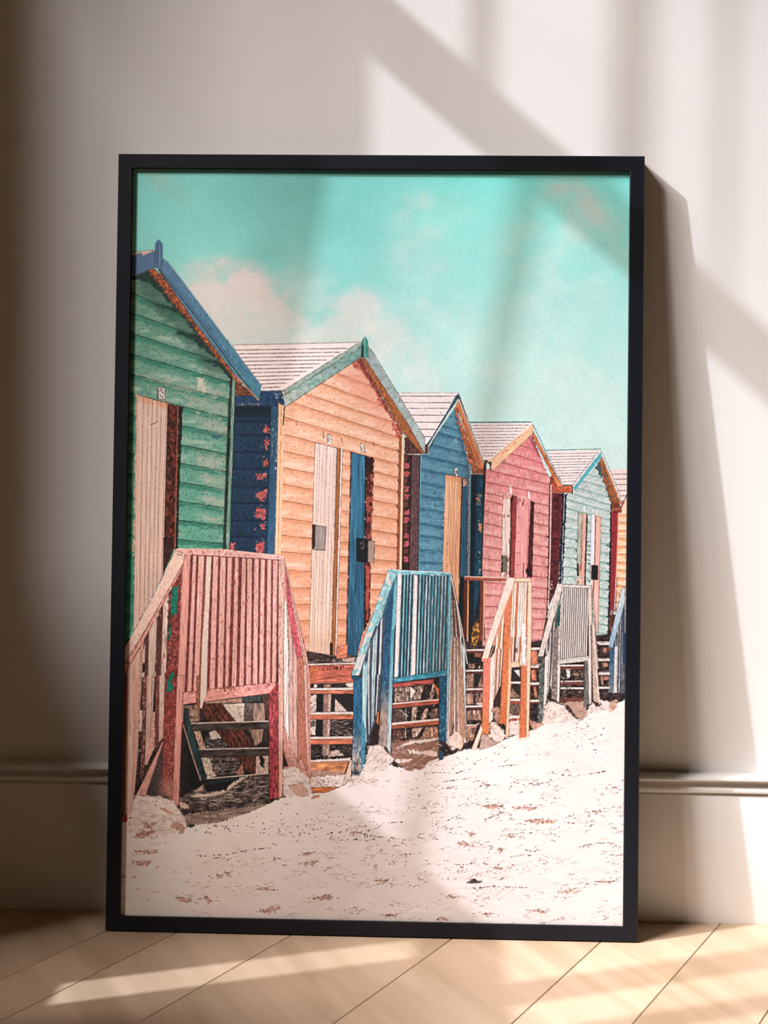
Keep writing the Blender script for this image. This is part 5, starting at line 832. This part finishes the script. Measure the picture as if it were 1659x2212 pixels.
base = ramp(g2, [(.3, OAK_A), (.62, OAK_B)])
base = mixc(base, ramp(g1, [(.35, (.84, .80, .75)), (.6, (1, 1, 1))]), .4, 'MULTIPLY')
base = mixc(base, ramp(g3, [(.3, (.88, .85, .80)), (.7, (1.06, 1.04, 1.02))]), .7, 'MULTIPLY')
base = mixc(base, ramp(at.outputs['Fac'], [(0, (.92, .91, .90)), (1, (1.04, 1.03, 1.03))]), .8, 'MULTIPLY')
l.new(base, b.inputs['Base Color'])
bp = n.new('ShaderNodeBump'); bp.inputs['Strength'].default_value = .12; bp.inputs['Distance'].default_value = .0006; l.new(g1, bp.inputs['Height']); l.new(bp.outputs['Normal'], b.inputs['Normal'])
rr = n.new('ShaderNodeMapRange'); rr.inputs[3].default_value = .36; rr.inputs[4].default_value = .52; l.new(g2, rr.inputs[0]); l.new(rr.outputs[0], b.inputs['Roughness'])
GROOVE, n, l, b = material('dark gap between planks', (.06, .04, .025), .9, .1); bump(n, l, b, 200, .2)

# ---- room shell
X0, X1, Y0, ZH = -.8, 2.6, -3.4, 3.0
me = mesh_of('wall_back', [(X0, 0, 0), (X1, 0, 0), (X1, 0, ZH), (X0, 0, ZH), (X0, .1, 0), (X1, .1, 0), (X1, .1, ZH), (X0, .1, ZH)], [(0, 1, 2, 3), (5, 4, 7, 6), (0, 3, 7, 4), (1, 5, 6, 2), (3, 2, 6, 7), (0, 4, 5, 1)])
structure(link('wall_back', me, WALL))
# left wall, pierced by a window and an added opening for fill light: a grid of cells with the openings left out
WT = .035
def pierced(name, ys, zs, holes):
    bm = bmesh.new(); vs = {}
    def V(i, j, k):
        key = (i, j, k)
        if key not in vs: vs[key] = bm.verts.new((X0 - WT * k, ys[i], zs[j]))
        return vs[key]
    solid = lambda i, j: 0 <= i < len(ys) - 1 and 0 <= j < len(zs) - 1 and (i, j) not in holes
    for i in range(len(ys) - 1):
        for j in range(len(zs) - 1):
            if not solid(i, j): continue
            bm.faces.new([V(i, j, 0), V(i + 1, j, 0), V(i + 1, j + 1, 0), V(i, j + 1, 0)]); bm.faces.new([V(i, j + 1, 1), V(i + 1, j + 1, 1), V(i + 1, j, 1), V(i, j, 1)])
            for di, dj, a, c in ((-1, 0, (0, 0), (0, 1)), (1, 0, (1, 0), (1, 1)), (0, -1, (0, 0), (1, 0)), (0, 1, (0, 1), (1, 1))):
                if not solid(i + di, j + dj): bm.faces.new([V(i + a[0], j + a[1], 0), V(i + c[0], j + c[1], 0), V(i + c[0], j + c[1], 1), V(i + a[0], j + a[1], 1)])
    return bm_mesh(name, bm)
ys = [.1, WJ, -.449, -.522, W_END, W2A, W2B, Y0]; zs = [0, .40, .76, SILL, 2.55, ZH]
holes = {(1, 3), (2, 3), (3, 3), (2, 1), (5, 3)}
structure(link('wall_left', pierced('wall_left', ys, zs, holes), SIDE))
def bars(name, blist, parent=None):
    bm = bmesh.new()
    for q in blist: add_box(bm, *q)
    return structure(link(name, bm_mesh(name, bm), TRIM, parent))
XI = X0 - .03
w1 = bars('window_1', [(X0 - .03, X0 - .002, WJ - .0, W_END, TR0, TR1)])                      # the transom
bars('window_mullion', [(X0 - .03, X0 - .005, -.690, -.636, SILL, 2.55)], w1)
for y, wy, z0 in ((-.387, .013, TR1), (-.4645, .021, TR1), (-.512, .006, TR1), (-.4335, .014, SILL)):
    bars('window_bar', [(X0 - .008, X0 - .002, y - wy / 2, y + wy / 2, z0, 2.55 if z0 > 1 else TR0)], w1)
w2 = bars('fill_opening', [(X0 - .03, X0 - .002, W2B, W2A, TR0, TR1)]); bars('window_bar', [(X0 - .05, X0 - .01, (W2A + W2B) / 2 - .02, (W2A + W2B) / 2 + .02, SILL, 2.55)], w2)  # unseen second opening, added so sky light reaches the right of the wall

me = mesh_of('ceiling', [(X0 - WT, Y0, ZH), (X1, Y0, ZH), (X1, .1, ZH), (X0 - WT, .1, ZH), (X0 - WT, Y0, ZH + .1), (X1, Y0, ZH + .1), (X1, .1, ZH + .1), (X0 - WT, .1, ZH + .1)], [(3, 2, 1, 0), (4, 5, 6, 7), (0, 1, 5, 4), (1, 2, 6, 5), (2, 3, 7, 6), (3, 0, 4, 7)])
structure(link('ceiling', me, SIDE))
me = mesh_of('wall_right', [(X1, .1, 0), (X1, Y0, 0), (X1, Y0, ZH), (X1, .1, ZH), (X1 + .1, .1, 0), (X1 + .1, Y0, 0), (X1 + .1, Y0, ZH), (X1 + .1, .1, ZH)], [(0, 3, 2, 1), (4, 5, 6, 7), (0, 1, 5, 4), (1, 2, 6, 5), (2, 3, 7, 6), (3, 0, 4, 7)])
structure(link('wall_right', me, SIDE))
me = mesh_of('wall_front', [(X0 - WT, Y0, 0), (X1 + .1, Y0, 0), (X1 + .1, Y0, ZH + .1), (X0 - WT, Y0, ZH + .1), (X0 - WT, Y0 - .1, 0), (X1 + .1, Y0 - .1, 0), (X1 + .1, Y0 - .1, ZH + .1), (X0 - WT, Y0 - .1, ZH + .1)], [(0, 1, 2, 3), (7, 6, 5, 4), (0, 4, 5, 1), (1, 5, 6, 2), (2, 6, 7, 3), (3, 7, 4, 0)])
structure(link('wall_front', me, SIDE))

# skirting: moulded profile (depth from wall, height) run along the back and left walls
PROF = [(0, 0), (.0135, 0), (.0140, .002), (.0140, .1600), (.0132, .1622), (.0105, .1628), (.0105, .1642), (.0135, .1652), (.0168, .1668), (.0176, .1690), (.0172, .1714), (.0150, .1728), (.0098, .1740), (.0088, .1768), (.0098, .1798), (.0150, .1808), (.0215, .1818), (.0228, .1838), (.0218, .1862), (.0150, .1878), (.0, .1884)]
def skirting(name, fn, a, c):
    nP = len(PROF); verts = [fn(t, d, z) for t in (a, c) for d, z in PROF]
    faces = [(i, i + 1, nP + i + 1, nP + i) for i in range(nP - 1)] + [tuple(range(nP))[::-1], tuple(range(nP, 2 * nP)), (0, nP, 2 * nP - 1, nP - 1)]
    bm = bmesh.new(); bm.from_mesh(mesh_of('tmp', verts, faces)); me = bm_mesh(name, bm)
    for p in me.polygons: p.use_smooth = len(p.vertices) == 4 and p.area < .5
    try: me.set_sharp_from_angle(angle=math.radians(35))
    except Exception: pass
    return structure(link(name, me, TRIM))
skirting('baseboard_back', lambda t, d, z: (t, -d, z), X0 + .0002, X1)
skirting('baseboard_left', lambda t, d, z: (X0 + d, t, z), -.0205, Y0)

# oak boards laid on the skew
u = Vector((math.sin(-PLANK_DIR), math.cos(-PLANK_DIR), 0)); nn = Vector((u.y, -u.x, 0))
seams = [-1.78, -1.6, -1.43, -1.25, -1.08, -.92, -.74, -.57, -.41, -.25, -.172, -.047, .128, .288, .397, .512, .68, .85, 1.0, 1.17, 1.33, 1.5, 1.66, 1.83, 2.0, 2.16, 2.33, 2.5, 2.66, 2.83, 3.0, 3.16, 3.33, 3.5, 3.66, 3.83, 4.]
bm = bmesh.new(); lay = bm.faces.layers.float.new('plank'); r2 = np.random.default_rng(4)
gap, ch = .0004, .0007
for i in range(len(seams) - 1):
    a, c = seams[i] + gap, seams[i + 1] - gap; t = -5.2 + r2.uniform(0, .4); k = r2.random()
    prof = [(a, -.006), (a, -ch), (a + ch, 0), (c - ch, 0), (c, -ch), (c, -.006)]
    ends = [t, 5.2]
    rows = [[bm.verts.new(nn * s + u * e + Vector((0, 0, z))) for s, z in prof] for e in ends]
    for q in range(5):
        f = bm.faces.new([rows[0][q], rows[0][q + 1], rows[1][q + 1], rows[1][q]]); f[lay] = k
bmesh.ops.recalc_face_normals(bm, faces=bm.faces)
for f in bm.faces:
    if f.normal.z < -.01: f.normal_flip()
for co, no in (((X0, 0, 0), (-1, 0, 0)), ((X1, 0, 0), (1, 0, 0)), ((0, Y0, 0), (0, -1, 0)), ((0, 0, 0), (0, 1, 0))):
    bmesh.ops.bisect_plane(bm, geom=bm.verts[:] + bm.edges[:] + bm.faces[:], plane_co=co, plane_no=no, clear_outer=True)
g = [bm.verts.new(p) for p in ((X0, Y0, -.006), (X1, Y0, -.006), (X1, 0, -.006), (X0, 0, -.006))]
gf = bm.faces.new(g); gf.material_index = 1
me = bpy.data.meshes.new('floor'); bm.to_mesh(me); bm.free()
fl = structure(link('floor', me, OAK)); me.materials.append(GROOVE)

# ---- the framed print
W, H, TK, DB = .645, .951, .024, .09
SW = .0178                                                # width of the frame's face
lean = math.asin((DB - TK) / H)
root = bpy.data.objects.new('picture_frame', None); COL.objects.link(root); root.empty_display_size = .1
root.location = (0, -H * math.sin(lean), 0); root.rotation_euler = (-lean, 0, 0)
root['label'] = 'slim black picture frame holding a pastel beach hut photo, leaning on the white wall'
root['category'] = 'picture'
# local axes: x across, z up the picture, y from -TK (front) to 0 (back)
RP = [(0, 0), (0, -TK + .0010), (.0010, -TK), (SW - .0008, -TK), (SW, -TK + .0008), (SW, -TK + .0040), (SW - .0055, -TK + .0040), (SW - .0055, 0)]
def rail(p, q, inward):
    """mitred length of moulding between two outer corners"""
    p, q = Vector(p), Vector(q); d = (q - p).normalized(); L = (q - p).length; n8 = len(RP)
    verts = []
    for end, s in ((p, 1), (q, -1)):
        for w_, y in RP: verts.append(end + d * (w_ * s) + inward * w_ + Vector((0, y, 0)))
    faces = [(i, (i + 1) % n8, n8 + (i + 1) % n8, n8 + i) for i in range(n8)] + [tuple(range(n8)), tuple(range(n8, 2 * n8))[::-1]]
    bm = bmesh.new(); bm.from_mesh(mesh_of('tmp', [tuple(v) for v in verts], faces))
    return link('frame_rail', bm_mesh('frame_rail', bm), BLACK, root)
h = W / 2
rail((-h, 0, 0), (h, 0, 0), Vector((0, 0, 1))); rail((h, 0, H), (-h, 0, H), Vector((0, 0, -1)))
rail((h, 0, 0), (h, 0, H), Vector((-1, 0, 0))); rail((-h, 0, H), (-h, 0, 0), Vector((1, 0, 0)))
bm = bmesh.new(); add_box(bm, -h + SW - .005, h - SW + .005, -TK + .0060, -TK + .0090, SW - .005, H - SW + .005)
link('backing_board', bm_mesh('backing_board', bm), BOARD, root)

# the print: one flat sheet; its ink is the drawing above, sampled on a fine grid
draw_picture()
OW, OH, LAP = W - 2 * SW, H - 2 * SW, .004
def homography(src, dst):
    A = []
    for (x, y), (X, Y) in zip(src, dst):
        A += [[x, y, 1, 0, 0, 0, -X * x, -X * y], [0, 0, 0, x, y, 1, -Y * x, -Y * y]]
    s = np.linalg.solve(np.array(A, float), np.array(dst, float).ravel()); return np.append(s, 1).reshape(3, 3)
HM = homography([(-OW / 2, H - SW), (OW / 2, H - SW), (OW / 2, SW), (-OW / 2, SW)], ART_CORNERS)
gx = np.linspace(-OW / 2 - LAP, OW / 2 + LAP, GRID_X); gz = np.linspace(SW - LAP, H - SW + LAP, GRID_Z)
PX, PZ = np.meshgrid(gx, gz)
q = np.stack([PX.ravel(), PZ.ravel(), np.ones(PX.size)]); q = HM @ q; ax = q[0] / q[2] - AX0 - .5; ay = q[1] / q[2] - AY0 - .5
ax = np.clip(ax, 0, AW - 1.01); ay = np.clip(ay, 0, AH - 1.01); ix, iy = ax.astype(int), ay.astype(int); fx, fy = (ax - ix)[:, None], (ay - iy)[:, None]
ink = (ART[iy, ix] * (1 - fx) + ART[iy, ix + 1] * fx) * (1 - fy) + (ART[iy + 1, ix] * (1 - fx) + ART[iy + 1, ix + 1] * fx) * fy
ink = np.where(ink <= .04045, ink / 12.92, ((np.clip(ink, 0, 1) + .055) / 1.055) ** 2.4)
ink = divide_out_light(ink, PX.ravel() / OW, (PZ.ravel() - SW) / OH)  # inverse of the expected sunlight painted into the ink
nv = PX.size; co = np.zeros((nv, 3), np.float32); co[:, 0] = PX.ravel(); co[:, 1] = -TK + .0052; co[:, 2] = PZ.ravel()
i0 = (np.arange(GRID_Z - 1)[:, None] * GRID_X + np.arange(GRID_X - 1)[None]).ravel()
quads = np.stack([i0, i0 + 1, i0 + 1 + GRID_X, i0 + GRID_X], 1).astype(np.int32)
me = bpy.data.meshes.new('print'); me.vertices.add(nv); me.vertices.foreach_set('co', co.ravel())
me.loops.add(quads.size); me.loops.foreach_set('vertex_index', quads.ravel())
me.polygons.add(len(quads)); me.polygons.foreach_set('loop_start', np.arange(0, quads.size, 4, dtype=np.int32))
me.update(calc_edges=True)
at_ = me.color_attributes.new('ink', 'FLOAT_COLOR', 'POINT'); rgba = np.ones((nv, 4), np.float32); rgba[:, :3] = ink; at_.data.foreach_set('color', rgba.ravel())
pr = link('print', me, INK, root)
pr['label'] = 'photo print of six weathered pastel beach huts on sand under a turquoise sky'

# ---- light: low sun and the bright sky round it, both coming in through the window and the added opening of the left wall
def sun(name, d, power, angle, color):
    L = bpy.data.lights.new(name, 'SUN'); L.energy = power; L.angle = math.radians(angle); L.color = color
    o = bpy.data.objects.new(name, L); COL.objects.link(o); o.rotation_euler = Vector(d).to_track_quat('-Z', 'Y').to_euler(); o.location = (-3, -2, 3); return o
sun('sun', (2.4, 1, -2.05), SUN_P, .75, SUN_C)
sun('bright_sky', SKY_D, SKY_P, SKY_A, SKY_C)
wd = bpy.data.worlds.new('World'); SC.world = wd; wd.use_nodes = True
bg = wd.node_tree.nodes['Background']; bg.inputs[0].default_value = (*AMB_C, 1); bg.inputs[1].default_value = AMB_P

# ---- camera
cam = bpy.data.cameras.new('Camera'); co_ = bpy.data.objects.new('Camera', cam); COL.objects.link(co_); SC.camera = co_
cam.sensor_fit = 'VERTICAL'; cam.sensor_height = 24; cam.lens = 24 * 3000 / 2212
cx, cy_, cz, pit, yaw, roll = .06265, -1.74248, .59575, -.04832, -.03094, .01078
fw = Vector((math.sin(yaw) * math.cos(pit), math.cos(yaw) * math.cos(pit), math.sin(pit))); rt = Vector((math.cos(yaw), -math.sin(yaw), 0)); up = rt.cross(fw)
r_, u_ = rt * math.cos(roll) + up * math.sin(roll), up * math.cos(roll) - rt * math.sin(roll)
M = Matrix(((r_.x, u_.x, -fw.x, cx), (r_.y, u_.y, -fw.y, cy_), (r_.z, u_.z, -fw.z, cz), (0, 0, 0, 1))); co_.matrix_world = M
SC.view_settings.view_transform = 'Standard'; SC.view_settings.look = 'None'; SC.view_settings.exposure = EXPO; SC.view_settings.gamma = 1; SC.view_settings.use_curve_mapping = False
SC.cycles.max_bounces = 8; SC.cycles.diffuse_bounces = 5
